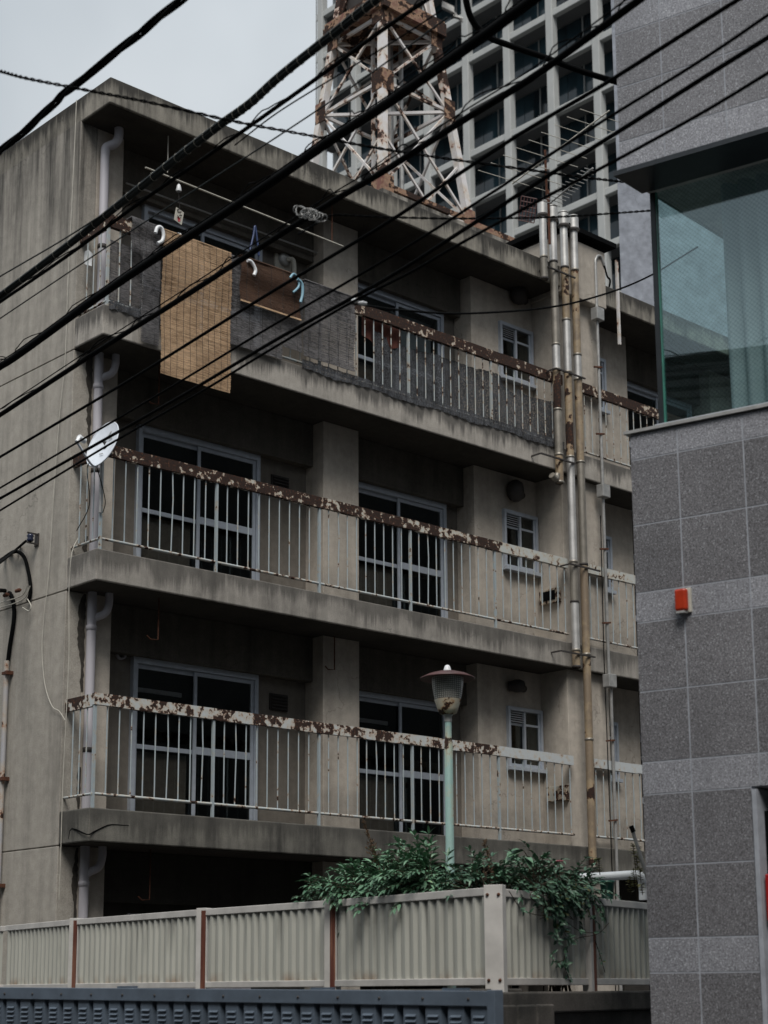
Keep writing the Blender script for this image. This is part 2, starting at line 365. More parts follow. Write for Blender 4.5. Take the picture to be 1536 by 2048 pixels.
def thing(name, label, cat, loc, group=None):
    o = bpy.data.objects.new(name, None); COL.objects.link(o); o.location = loc; o.empty_display_size = .2
    wl[o.name] = Vector(loc); return tag(o, label, cat, group)
def struct(o): o['kind'] = 'structure'; return o
def sub(name, parent, loc):          # an empty for a part that has sub-parts
    o = bpy.data.objects.new(name, None); COL.objects.link(o); wl[o.name] = Vector(loc); o.parent = parent; o.location = Vector(loc)-wl[parent.name]; return o
def dup(o, off, parent=None):
    c = o.copy(); COL.objects.link(c); p = wl[o.name]+Vector(off); wl[c.name] = p
    par = parent or o.parent; c.parent = par; c.location = p-wl[par.name] if par else p; return c
def spline(pts, k=8):
    pts = [Vector(p) for p in pts]
    if len(pts) < 3: return [pts[0].lerp(pts[-1], i/k) for i in range(k+1)]
    q = [pts[0]*2-pts[1]]+pts+[pts[-1]*2-pts[-2]]; out = []
    for i in range(1, len(q)-2):
        a, b, c, d = q[i-1:i+3]
        for j in range(k):
            t = j/k; out.append(.5*((2*b)+(c-a)*t+(2*a-5*b+4*c-d)*t*t+(3*b-a-3*c+d)*t**3))
    out.append(pts[-1]); return out

# ------------------------------------------------------------------ ground and road
struct(MB().add([(-900, -900, 0), (900, -900, 0), (900, 900, 0), (-900, 900, 0)], [(0, 1, 2, 3)]).build('ground', M['ground']))
struct(MB().add([(-8, -60, .004), (-2.9, -60, .004), (-2.1, 60, .004), (-8, 60, .004)], [(0, 1, 2, 3)]).build('road', M['asphalt']))

# ------------------------------------------------------------------ apartment building
SB = {1: .36, 2: 3.078, 3: 5.778, 4: 8.478, 5: 11.178}; TH = .34
apt = thing('apartment_building', 'weathered four-storey concrete apartment block with long balconies and rusting railings', 'building', (7, 3, 0))
XE = 15.79
Y2 = .9
# side wall: one pour per storey, thin joints between
b = MB(); zs = [0, 3.075, 5.775, 8.475, 11.486]
for i in range(4): b.box(0, .22, .57, 9, zs[i], zs[i+1]-.012)
b.box(.012, .2, .6, 8.9, 0, 11.3)
b.build('side_wall', M['side'], apt, .006)
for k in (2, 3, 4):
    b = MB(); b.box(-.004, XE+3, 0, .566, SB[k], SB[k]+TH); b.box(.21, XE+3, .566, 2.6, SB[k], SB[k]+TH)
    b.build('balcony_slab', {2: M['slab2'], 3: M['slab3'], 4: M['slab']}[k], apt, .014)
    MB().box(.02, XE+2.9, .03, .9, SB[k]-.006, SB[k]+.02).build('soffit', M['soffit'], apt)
b = MB(); b.box(0, XE+3, 0, 9, 11.178, 11.486); b.build('roof_slab', M['roofedge'], apt, .014)
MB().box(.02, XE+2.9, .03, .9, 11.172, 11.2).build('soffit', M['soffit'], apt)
# drip of bottom-corner hip above: small chamfered beam end under the roof at the left
for z0, z1 in ((0, SB[2]-.004), (SB[2]+TH, SB[3]-.004), (SB[3]+TH, SB[4]-.004), (SB[4]+TH, 11.17)):
    MB().box(.222, .575, .57, Y2, z0, z1).build('pier', M['pier'], apt, .006)
    for xa in (3.59, XE-4.17): MB().box(xa, xa+.58, .57, Y2+.05, z0, z1).build('pier', M['pier'], apt, .006)
    MB().box(7.47, 8.32, .1, 1.1, z0, z1).build('pier', M['pier'], apt, .006)
# chimney block rising through the roof edge
b = MB().box(7.44, 8.40, -.03, .95, 11.10, 11.96); b.build('chimney_block', M['pier'], apt, .01)
MB().box(7.35, 8.56, -.12, 1.1, 12.05, 12.12).build('chimney_cap', M['black'], apt)
MB().box(7.55, 8.3, .1, .9, 11.95, 12.06).build('chimney_vent', M['band'], apt)
# back walls with window openings
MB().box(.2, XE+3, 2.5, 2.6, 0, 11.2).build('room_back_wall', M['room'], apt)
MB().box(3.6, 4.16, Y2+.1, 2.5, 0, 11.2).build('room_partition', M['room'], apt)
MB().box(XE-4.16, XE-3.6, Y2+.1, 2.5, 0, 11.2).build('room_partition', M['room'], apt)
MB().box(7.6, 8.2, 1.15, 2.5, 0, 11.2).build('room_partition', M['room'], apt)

def mirror(x0, x1, mir): return (XE-x1, XE-x0) if mir else (x0, x1)
def door_window(x0, x1, xm, z0, z1, mir, lmid):
    x0, x1 = mirror(x0, x1, mir); xm = XE-xm if mir else xm
    w_ = sub('window', apt, ((x0+x1)/2, Y2, z0)); y = Y2-.03
    f = MB(); fw_ = .05
    f.box(x0, x0+fw_, y-.035, y+.07, z0, z1); f.box(x1-fw_, x1, y-.035, y+.07, z0, z1)
    f.box(x0+fw_, x1-fw_, y-.034, y+.07, z1-.07, z1); f.box(x0+fw_, x1-fw_, y-.034, y+.07, z0, z0+.03)
    f.build('frame', M['alu'], w_, .003)
    for (a, c, yy) in ((x0+fw_+.004, xm+.03, y+.028), (xm-.03, x1-fw_-.004, y)):
        s = MB(); sw = .042
        s.box(a, a+sw, yy-.012, yy+.012, z0+.032, z1-.072); s.box(c-sw, c, yy-.012, yy+.012, z0+.032, z1-.072)
        s.box(a+sw, c-sw, yy-.011, yy+.011, z1-.12, z1-.073); s.box(a+sw, c-sw, yy-.011, yy+.011, z0+.033, z0+.10)
        s.box(a+sw, c-sw, yy-.011, yy+.011, lmid, lmid+(.085 if (a > x0+.2) != mir else .05))
        s.build('sash', M['alu'], w_, .003)
        MB().box(a+sw, c-sw, yy-.002, yy+.002, z0+.1, z1-.12).build('glass_pane', M['pane'], w_)
    MB().box(x0+.12, xm-.1, Y2+.10, Y2+.12, z1-.36, z1-.31).build('curtain_rail', M['alu2'], w_)
    MB().box(x0+.1, xm-.06, Y2+.05, Y2+.06, z0+.03, lmid-.02).build('frosted_board', M['frost'], w_)
M['frost'] = plain('beige_board', (.17, .155, .135), .7)
def small_window(z0, z1, mir):
    x0, x1 = mirror(6.77, 7.44, mir); y = .55; xm = (x0+x1)/2
    w_ = sub('window', apt, (xm, y, z0)); f = MB()
    f.box(x0, x0+.04, y-.03, y+.06, z0, z1); f.box(x1-.04, x1, y-.03, y+.06, z0, z1); f.box(x0+.04, x1-.04, y-.029, y+.06, z1-.05, z1)
    f.box(x0-.02, x1+.02, y-.07, y+.06, z0-.05, z0); f.build('frame', M['alu'], w_, .003)
    for a, c, yy in ((x0+.042, xm+.02, y+.03), (xm-.02, x1-.042, y)):
        s = MB(); s.box(a, a+.035, yy-.01, yy+.01, z0+.001, z1-.052); s.box(c-.035, c, yy-.01, yy+.01, z0+.001, z1-.052)
        s.box(a+.035, c-.035, yy-.01, yy+.01, z0+.001, z0+.05); s.box(a+.035, c-.035, yy-.01, yy+.01, z1-.24, z1-.21); s.build('sash', M['alu'], w_, .002)
        MB().box(a+.035, c-.035, yy-.002, yy+.002, z0+.05, z1-.053).build('glass_pane', M['pane'], w_)
    l = MB()
    for k in range(5): l.obox((x0+.08, y-.005, z1-.20+k*.03), (xm-x0-.10, 0, 0), (0, .02, .012), (0, 0, .006))
    l.build('louvre', M['alu2'], w_)
    MB().box(x0-.01, x1+.01, .8, .82, z0-.1, z1+.1).build('room_lining', M['room'], w_)

for k in (1, 2, 3, 4):
    zf = SB[k]+(TH if k > 1 else .1); zc = SB[k+1]-(.012); zt = {1: 2.42, 2: 5.235, 3: 7.925, 4: 10.63}[k]
    for mir in (False, True):
        b = MB()
        def wb(x0, x1, ya, yb, z0, z1):
            x0, x1 = mirror(x0, x1, mir); b.box(x0, x1, ya, yb, z0, z1)
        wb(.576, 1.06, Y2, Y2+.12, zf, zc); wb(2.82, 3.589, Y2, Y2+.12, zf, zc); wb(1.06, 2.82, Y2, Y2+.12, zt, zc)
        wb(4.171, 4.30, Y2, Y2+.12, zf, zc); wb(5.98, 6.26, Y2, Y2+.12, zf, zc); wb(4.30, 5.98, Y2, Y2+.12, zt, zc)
        b.build('recess_wall', M['wall'] if k > 1 else M['shaded'], apt)
        b = MB(); sz0, sz1 = zf+1.04, zf+1.84
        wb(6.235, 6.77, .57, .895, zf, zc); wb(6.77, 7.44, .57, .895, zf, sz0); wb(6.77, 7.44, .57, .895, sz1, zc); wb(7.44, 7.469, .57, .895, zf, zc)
        b.build('front_wall', M['pier'] if k > 1 else M['shaded'], apt)
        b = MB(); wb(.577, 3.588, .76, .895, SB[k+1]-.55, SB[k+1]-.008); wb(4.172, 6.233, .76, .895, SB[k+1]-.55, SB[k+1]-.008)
        b.build('lintel_beam', M['lintel'] if k > 1 else M['shaded'], apt, .008)
        if k > 1:
            door_window(1.06, 2.82, 1.935, zf, zt, mir, zf+.80); door_window(4.30, 5.98, 5.14, zf, zt, mir, zf+.80)
            small_window(sz0, sz1, mir)
# ground floor: pale corrugated storm shutter
b = MB()
for i in range(46): b.box(1.08+i*.037, 1.08+i*.037+.026, .86+(i % 2)*.008, .885, .5, 2.42)
b.build('storm_shutter', M['pipe'], apt); MB().box(1.06, 2.82, .89, .9, .46, 2.42).build('shutter_backing', M['band'], apt)

# dark patch of patched-over plaster, louvred vents, round vents, exhaust hoods, meter boxes
for k in (2, 3):
    z = SB[k+1]-.93
    v = MB().box(3.03, 3.30, Y2-.02, Y2, z, z+.2)
    for i in range(5): v.obox((3.045, Y2-.045, z+.012+i*.038), (.24, 0, 0), (0, .02, .02), (0, 0, .006))
    v.build('louvred_vent', M['band'], apt)
def ringvent(c, r, m, name):
    c = Vector(c); MB().lathe(c, [(r*.62, -.0), (r*.62, -.03), (r, -.045), (r, 0)], 24, 0, (0, 1, 0)).build(name, m, apt)
p = on('Y', Y2, 240, 1309); ringvent(p, .06, M['pipe'], 'round_vent')
for (x, y, r) in ((1028, 982, .15), (1031, 1372, .085), (1035, 590, .14)):
    p = on('Y', .48, x, y)
    h = MB().lathe(p, [(.02, -.13), (r*.7, -.12), (r, -.06), (r*1.02, 0), (r*.8, .06), (.07, .09)], 24, 0, (-.5, .85, 0))
    h.tube([p, p+Vector((.25, .08, 0))], .05, 12); h.build('exhaust_hood', M['band'], apt)
for (x0, y0, x1, y1, k) in ((1083, 1180, 1122, 1216, 3), (1097, 1572, 1138, 1608, 2)):
    p = on('X', 7.46, x0, (y0+y1)/2); q = on('X', 7.46, x1, (y0+y1)/2)
    zc_ = p.z; bx = MB().box(7.41, 7.468, min(p.y, q.y), max(p.y, q.y), zc_-.10, zc_+.10)
    bx.build('meter_box', rusty('meter_box_paint_%d' % k, (.36, .36, .33), .45, scale=14), apt, .005)
    if k == 3: MB().box(7.402, 7.412, min(p.y, q.y)+.06, max(p.y, q.y)-.08, zc_-.06, zc_+.07).build('meter_opening', M['black'], apt)

# cracks and spalled strips
MB().tube(spline([on('X', -.003, 137, 1678), on('X', -.003, 144, 1657), on('Y', -.002, 174, 1669), on('Y', -.002, 187, 1664), on('Y', -.002, 205, 1655), on('Y', -.002, 223, 1649), on('Y', -.002, 258, 1651)], 3), [.004, .006, .007, .006, .008, .009, .006, .008, .007, .009, .008, .006, .007, .006, .006, .005, .004, .003, .002], 5).build('crack', M['black'], apt)
rr = random.Random(21)
for z0, z1 in ((7.35, 8.46), (4.7, 5.76), (1.6, 3.06), (3.45, 3.9), (6.15, 6.4)):
    n = int((z1-z0)/.035); vs = []
    wv_ = .03
    for i in range(n+1):
        wv_ = min(.075, max(.012, wv_+rr.uniform(-.016, .016))); t_ = min(1, min(i, n-i)/3)
        vs += [(.225-wv_*t_-.005, .566, z0+(z1-z0)*i/n), (.235+rr.uniform(0, .015), .566, z0+(z1-z0)*i/n)]
    MB().add(vs, [(2*i, 2*i+1, 2*i+3, 2*i+2) for i in range(n)]).build('spalled_strip', M['spall'], apt)

# ---- railings
RZ = {2: (4.46, 4.595, 3.562), 3: (7.13, 7.27, 6.235), 4: (9.72, 9.875, 8.875)}
PX_ = [.05, 1.56, 3.06, 4.53, 6.03]
def railing(k, x0, x1, posts, ret):
    zl, zt, zb = RZ[k]; zs_ = SB[k]+TH
    r = sub('railing', apt, ((x0+x1)/2, .03, zs_))
    mr, mb_ = (M['rail4'], M['bar4']) if k == 4 else (M['rail3'] if k == 3 else M['rail'], M['bar'])
    t_ = MB(); n = int((x1-x0)/.3)
    # flat channel, slightly bowed and dented
    for i in range(n):
        a = x0+(x1-x0)*i/n; c = x0+(x1-x0)*(i+1)/n; d = .004*math.sin(i*1.7+k)
        t_.box(a, c, .002, .055, zl+d+.012, zt+d*.3)
    if ret: t_.box(x0+.002, x0+.052, .056, .57, zl+.002, zt-.002)
    t_.build('top_rail', mr, r)
    bb = MB().tube([(x0, .03, zb), ((x0+x1)/2, .03, zb-.006), (x1, .03, zb)], .016, 8)
    if ret: bb.tube([(x0+.02, .03, zb), (x0+.02, .57, zb)], .014, 8)
    bb.build('bottom_rail', M['lowrail'], r)
    pz = None
    for x in posts:
        if pz is None: pz = MB().box(x-.014, x+.014, .014, .044, zs_, zl+.01).build('post', mb_, r); base = x
        else: dup(pz, (x-base, 0, 0))
    bars = []
    allp = sorted(posts+[x0-.1, x1+.1])
    for a, c in zip(allp[:-1], allp[1:]):
        m = max(1, round((c-a)/.149))
        for j in range(1, m):
            x = a+(c-a)*j/m
            if x0+.04 < x < x1-.02: bars.append(x)
    kinds = [MB().tube([(0, .03, zb), (.0, .03, (zb+zl)/2), (0, .03, zl+.01)], .008, 7).build('baluster', mb_, r),
             MB().tube([(0, .03, zb), (.008, .032, (zb*2+zl)/3), (.014, .028, (zb+zl*2)/3), (0.003, .03, zl+.01)], .008, 7).build('baluster', mb_, r)]
    kinds[0].location.x += bars[0]-0; kinds[1].location.x += bars[5]
    for i, x in enumerate(bars):
        if i in (0, 5): continue
        s = kinds[0] if random.random() > .06 else kinds[1]
        dd = s.copy(); COL.objects.link(dd); dd.parent = r; dd.location = s.location.copy(); dd.location.x = s.location.x-(bars[0] if s is kinds[0] else bars[5])+x; dd.name = 'baluster'
    if ret:
        for y in (.14, .27, .40): 
            o = kinds[0].copy(); COL.objects.link(o); o.parent = r; o.location = kinds[0].location.copy(); o.location.x += x0+.02-bars[0]; o.location.y += y
for k in (2, 3, 4):
    railing(k, .03 if k < 4 else .03, 7.44, [p_ for p_ in PX_], True)
    railing(k, 7.86, XE-.05, [XE-p_ for p_ in PX_][::-1], False)

# ---- rods hanging under the slabs (laundry-pole hangers)
for (x, ya, yb, k) in ((318, 1185, 1283, 3), (664, 838, 900, 4), (669, 1262, 1342, 3), (301, 1710, 1800, 2), (318, 765, 812, 4)):
    p = on('Z', SB[k], x, ya+10); 
    if not (0 < p.y < .9): p = on('Y', .35, x, ya)
    q = at(x, yb, (p-CAM).dot(_fw))
    MB().tube([(p.x, p.y, SB[k]), (p.x, p.y, q.z), (p.x-.10, p.y, q.z-.01), (p.x-.14, p.y+.01, q.z+.03)], .008, 6).build('pole_hanger', M['rust'], apt)

# ------------------------------------------------------------------ drainpipe at the left corner
dp = thing('drainpipe', 'pale plastic drainpipe running down the left corner pier', 'pipe', (.28, .51, .4))
MB().tube([(.28, .5, .4), (.28, .5, 10.86)], .05, 18).build('pipe', M['pipe'], dp)
MB().tube(spline([(.28, .5, 10.84), (.29, .49, 10.93), (.36, .44, 10.98), (.40, .42, 11.06), (.40, .42, 11.19)], 5), .052, 16).build('elbow', M['pipe'], dp)
for z in (3.078, 5.778, 8.478):
    MB().tube(spline([(.44, .42, z+.01), (.44, .42, z-.12), (.41, .44, z-.22), (.33, .48, z-.27), (.29, .5, z-.30)], 5), .042, 14).build('trap_bend', M['pipe'], dp)
    MB().lathe((.28, .5, z-.42), [(.05, 0), (.058, .005), (.058, .05), (.05, .055)], 18).build('collar', M['pipe'], dp)
for z in (7.1, 4.05, 9.7, 1.9):
    MB().lathe((.28, .5, z), [(.05, 0), (.056, .003), (.056, .05), (.05, .053)], 18).build('collar', M['band'], dp)

# ------------------------------------------------------------------ flue pipes in front of the centre pier
def flue(name, lab, xt, yt, yb, xb, r, segs, capy):
    Y = -.11
    top = on('Y', Y, xt, yt); bot = on('Y', Y, xb, yb)
    x = (top.x+bot.x)/2
    o = thing(name, lab, 'pipe', (x, Y, bot.z), 'metal flues in front of the centre pier')
    zz = lambda y: on('Y', Y, xt+(xb-xt)*(y-yt)/max(1, yb-yt), y).z
    for (a, c, mt) in segs:
        za, zc2 = zz(a), zz(c)
        MB().tube([(x, Y, zc2), (x, Y, za)], r, 18).build('pipe_section', M[mt], o)
        MB().lathe((x, Y, zc2-.012), [(r*.98, 0), (r*1.12, .004), (r*1.12, .03), (r*.98, .034)], 18).build('collar', M['band'] if random.random() < .5 else M['flue_d'], o)
    zt = zz(yt)
    cap = MB().tube([(x, Y, zt-.02), (x, Y, zt+.17)], r*1.38, 20).tube([(x, Y, zt+.17), (x, Y, zt+.185)], r*1.15, 20).tube([(x, Y, zt+.185), (x, Y, zt+.2)], r*1.42, 20); cap.build('cowl', M['flue_s'], o)
    MB().lathe((x, Y, zt-.03), [(r*1.52, 0), (r*1.6, .01), (r*1.6, .035), (r*1.52, .04)], 18).build('collar', M['band'], o)
    return o
flue('flue_pipe', 'short bright steel flue ending under the roof edge, leftmost of the four', 1085, 430, 560, 1089, .052, [(430, 515, 'flue_s'), (515, 558, 'flue_d')], 400)
flue('flue_pipe', 'flue with brown lower length ending in an elbow at the third floor slab', 1106, 440, 965, 1118, .054, [(440, 525, 'flue_s'), (525, 690, 'flue_d'), (690, 740, 'flue_s'), (740, 820, 'flue_b'), (820, 910, 'flue_d'), (910, 965, 'flue_b')], 410)
flue('flue_pipe', 'flue between two longer neighbours, ending rusty below the second floor balcony slab', 1124, 450, 1335, 1156, .054, [(450, 535, 'flue_s'), (535, 640, 'flue_b'), (640, 745, 'flue_s'), (745, 915, 'flue_b'), (915, 1125, 'flue_s'), (1125, 1205, 'flue_d'), (1205, 1302, 'flue_s'), (1302, 1335, 'flue_b')], 420)
flue('flue_pipe', 'longest brown flue of the bundle running down to the shrubs', 1144, 458, 1735, 1189, .054, [(458, 540, 'flue_s'), (540, 710, 'flue_b'), (710, 760, 'flue_s'), (760, 925, 'flue_b'), (925, 1130, 'flue_d'), (1130, 1310, 'flue_b'), (1310, 1480, 'flue_b'), (1480, 1735, 'flue_b')], 430)
for (x0, x1, y, s) in ((1070, 1150, 912, 0), (1110, 1190, 1303, 1), (1100, 1170, 742, 2), (1128, 1200, 1130, 3), (1085, 1150, 540, 4)):
    a = on('Y', -.17, x0+12, y); c = on('Y', -.17, x1, y+10); z = (a.z+c.z)/2
    tag(MB().beam((a.x, -.172, z), (c.x, -.172, z), .02, .02).beam((a.x, -.17, z), (a.x, .0, z), .018).build('pipe_strap', M['band']), ['iron strap holding the flues at the fourth floor slab edge', 'iron strap holding the flues at the third floor slab edge, lowest strap', 'iron strap across the flues level with the top floor rail', 'iron strap across the flues level with the middle floor rail', 'iron strap across the flues just under the roof edge'][s], 'strap', 'iron straps round the flues')
# elbow spout at the foot of the second flue
p = on('Y', -.11, 1113, 955)
tag(MB().tube(spline([p+Vector((.02, 0, .05)), p, p+Vector((-.06, -.02, -.03)), p+Vector((-.13, -.03, -.0))], 4), .045, 14).build('flue_elbow', M['flue_d']), 'short steel elbow spout at the foot of a flue by the slab', 'pipe')

# ------------------------------------------------------------------ conduit with junction boxes
cx_ = 8.17; Yc = -.04
cd = thing('electric_conduit', 'grey electric conduit with three junction boxes right of the flues', 'conduit', (cx_, Yc, .5))
zt = on('Y', Yc, 1185, 525).z
MB().tube([(cx_+.03, Yc, .6), (cx_+.03, Yc, 5.7), (cx_, Yc, 5.8), (cx_, Yc, zt)]+spline([(cx_+.0, Yc, zt+.05), (cx_+.05, Yc, zt+.13), (cx_+.13, Yc, zt+.14), (cx_+.2, Yc, zt+.03)], 5), .022, 12).build('tube', M['conduit'], cd)
MB().tube(spline([(cx_+.2, Yc, zt+.04), (cx_+.28, Yc+.02, zt-.1), (cx_+.38, Yc+.05, zt-.12), (cx_+.42, Yc+.1, zt-.2)], 5), .014, 8).build('cable_tail', M['black'], cd)
for y in (630, 980, 1358):
    z = on('Y', Yc, 1195, y).z
    MB().box(cx_-.08, cx_+.08, Yc-.07, Yc+.05, z-.09, z+.09).build('junction_box', M['conduit'], cd, .008)
for y in (738, 870, 1098, 1245, 1480, 1640):
    z = on('Y', Yc, 1200, y).z
    MB().beam((cx_-.10, Yc-.0, z), (cx_+.04, Yc-.03, z+.02), .022).build('clip', M['rust'], cd)
MB().tube([(cx_-.035, .0, .6), (cx_-.03, -.01, 3), (cx_-.05, -.005, 6), (cx_-.03, -.01, 8)], .007, 6).build('side_wire', M['black'], cd)
# rusty post on the roof edge
p = on('Y', .0, 1237, 690); q = on('Y', .0, 1232, 522)
tag(MB().box(p.x-.02, p.x+.02, -.035, -.004, p.z, q.z).build('roof_edge_post', M['tower']), 'thin rusty red post fixed to the roof edge right of the flues', 'post')

# ------------------------------------------------------------------ things on the top floor balcony
ZR4 = 9.88
def hang_profile(z0, z1, Y, over=.0): return Y
def slat_screen(name, lab, cat, x0, x1, z0, z1, Y, mat, pitch=.011, skew=0, strings=6, ragged=.0, group=None, lean=0.0, sag=0.0, fold=True):
    o = thing(name, lab, cat, ((x0+x1)/2, Y, z0), group)
    b = MB(); n = int((z1-z0)/pitch); rr = random.Random(int(x0*1000))
    seg = max(2, int((x1-x0)/.12))
    for i in range(n):
        z = z0+i*pitch; e0 = rr.uniform(-.006, .006)-(ragged*rr.random()**3); e1 = rr.uniform(-.006, .006)+(ragged*rr.random()**3)
        u = i/n; yy = Y-.012*math.sin(u*9+x0)-lean*(1-u); h = pitch*rr.uniform(.80, 1.0); sk = skew*u; tl = rr.uniform(-.002, .002)
        pts = []
        for j in range(seg+1):
            s = j/seg; x = x0+e0+(x1+e1-x0-e0)*s+sk; pts.append((x, yy-.006*math.sin(s*11+x0*3+u*2), z+tl*s-sag*math.sin(math.pi*s)*(1-u)))
        vs = []
        for (x, y, zz) in pts: vs += [(x, y, zz), (x, y-.003, zz+h/2), (x, y, zz+h)]
        fs = []
        for j in range(seg): a = j*3; c = a+3; fs += [(a, c, c+1, a+1), (a+1, c+1, c+2, a+2)]
        b.add(vs, fs)
    if fold: b.box(x0+skew, x1+skew, Y+.0, .075, z1-.004, z1+.006)
    b.build('slats', mat, o)
    s_ = MB()
    for j in range(strings):
        s = (j+.5)/strings; x = x0+(x1-x0)*s
        s_.tube([(x+skew*u, Y-.006-.012*math.sin(u*9+x0)-.006*math.sin(s*11+x0*3+u*2)-lean*(1-u), z0+(z1-z0)*u) for u in [q/12 for q in range(13)]], .0022, 4)
    s_.build('strings', M['band'], o)
    return o
Pt = lambda x, y, Y=-.04: on('Y', Y, x, y)
slat_screen('bamboo_blind', 'long tan bamboo blind hanging over the top floor balcony', 'blind', Pt(324, 500).x, Pt(461, 548).x, Pt(390, 768).z, ZR4+.01, -.05, M['reed_tan'], .012, 0, 11, .004)
slat_screen('reed_screen', 'grey reed screen left of the tan bamboo blind on the top balcony', 'screen', .30, Pt(322, 500).x-.01, 9.50, ZR4+.03, -.035, M['reed_grey'], .009, 0, 5, .01, 'weathered reed screens on the top balcony')
slat_screen('reed_screen', 'small dark reed strip hanging beside the left edge of the tan blind', 'screen', Pt(322, 500).x-.24, Pt(322, 500).x-.012, 8.50, 9.50, -.036, M['reed_grey'], .009, 0, 2, .012, 'weathered reed screens on the top balcony', fold=False)
slat_screen('reed_screen', 'grey reed screen hanging behind the short brown blind', 'screen', Pt(462, 600).x, Pt(565, 600).x, Pt(520, 706).z, ZR4+.0, -.028, M['reed_grey'], .0095, 0, 4, .02, 'weathered reed screens on the top balcony')
slat_screen('reed_screen', 'narrow grey reed screen right of the brown blind above exposed bars', 'screen', Pt(566, 600).x, Pt(606, 600).x, Pt(590, 700).z, ZR4+.01, -.026, M['reed_grey'], .0095, 0, 2, .01, 'weathered reed screens on the top balcony')
slat_screen('reed_screen', 'wide grey reed screen nearest the exposed rusty top rail', 'screen', Pt(607, 600).x, Pt(707, 600).x, Pt(655, 727).z, ZR4+.02, -.04, M['reed_grey'], .0095, .02, 5, .02, 'weathered reed screens on the top balcony')
bb_ = slat_screen('bamboo_blind', 'short dark brown blind with a bottom batten over grey reed', 'blind', Pt(480, 600, -.07).x, Pt(601, 600, -.07).x, Pt(540, 620, -.07).z, ZR4+.02, -.07, M['reed_brown'], .007, 0, 5, .0)
MB().box(Pt(480, 600, -.07).x, Pt(601, 600, -.07).x, -.088, -.076, Pt(540, 620, -.07).z-.012, Pt(540, 620, -.07).z+.008).build('batten', M['reed_tan'], bb_)
# reed leaning behind the balusters at the left end
slat_screen('reed_screen', 'blackened reed behind the bars at the left end of the top balcony', 'screen', .10, 1.0, 8.9, 9.62, .075, M['reed_grey'], .010, 0, 5, .02, 'weathered reed screens on the top balcony', fold=False)
# black netting behind the balusters
def sheet(name, lab, cat, x0, x1, zbot, ztop, Y, mat, wob=.02, n=90, mz=10):
    b = MB(); vs = []; rr = random.Random(5)
    for i in range(n+1):
        x = x0+(x1-x0)*i/n; zt_ = ztop(x); zb_ = zbot(x)
        for j in range(mz+1):
            u = j/mz; vs.append((x, Y+wob*math.sin(x*9+u*3)*math.cos(x*3.7)+.01*math.sin(x*41)*(1-u*.5), zb_+(zt_-zb_)*u))
    fs = [(i*(mz+1)+j, (i+1)*(mz+1)+j, (i+1)*(mz+1)+j+1, i*(mz+1)+j+1) for i in range(n) for j in range(mz)]
    b.add(vs, fs, 0, True); return tag(b.build(name, mat), lab, cat)
import math as _m
sheet('netting', 'black mesh netting sagging behind the top balcony bars', 'netting', 4.0, 7.42, lambda x: 8.83, lambda x: 9.60-.035*(x-4)+.03*_m.sin(x*5.2)+random.uniform(-.008, .008)+.09*max(0, _m.sin(x*2.3+.6))*(1 if x > 5 else .3)-(.12 if 6.35 < x < 6.6 else 0), .10, M['net'], .025)
sheet('netting_hem', 'loose dark net hem drooping over the top balcony slab edge', 'netting', 2.75, 7.42, lambda x: 8.785+.014*_m.sin(x*5.3)+.006*_m.sin(x*13)+random.uniform(-.006, .006), lambda x: 8.90, -.016, M['net'], .006, 260, 3)
sheet('reed_hem', 'frayed reed hem over the slab edge left of the tan blind', 'netting', .06, 1.1, lambda x: 8.77+.012*_m.sin(x*7)+random.uniform(-.007, .007), lambda x: 8.88, -.016, M['net'], .005, 80, 3)
# brown towel-like cover hanging inside by the rail
p = on('Y', .12, 760, 650)
sheet('brown_cloth', 'dark red brown cloth hanging behind the rusty rail near the second window', 'cloth', on('Y', .12, 722, 640).x, on('Y', .12, 802, 660).x, lambda x: 9.50+.02*_m.sin(x*20), lambda x: 9.86, .115, plain('brown_cloth_weave', (.10, .03, .02), .95), .01, 30, 6)

def hook(name, lab, px, r, mat, d=-.08, grp='hook pegs on the top balcony'):
    P = [on('Y', d, x, y) for x, y in px]
    return tag(MB().tube(spline(P, 5), r, 10).build(name, mat), lab, 'peg', grp)
hook('quilt_peg', 'white curved plastic peg where grey reed meets the tan blind', [(311, 466), (315, 455), (323, 456), (327, 470), (324, 482), (315, 487)], .021, M['white'])
hook('quilt_peg', 'white plastic peg half hidden behind the top edge of the tan blind', [(352, 476), (358, 468), (364, 478), (366, 492)], .018, M['white'], .02)
hook('quilt_peg', 'white curved peg clipped at the left of the brown blind', [(495, 521), (503, 524), (511, 540), (508, 551)], .021, M['white'], -.10)
hook('quilt_peg', 'pale blue double-armed peg at the right of the brown blind', [(580, 556), (587, 548), (595, 556), (598, 570), (594, 578), (586, 585)], .015, M['bluepl'], -.10)
hook('quilt_peg', 'pale blue peg arm hanging lowest beside the brown blind', [(595, 558), (604, 568), (605, 588), (601, 605)], .018, M['bluepl'], -.11)
hook('clothes_peg', 'dark blue clothes peg pinching the laundry line above the blind', [(500, 500), (507, 470), (510, 452), (514, 478), (518, 512)], .013, M['navy'], .02, None)
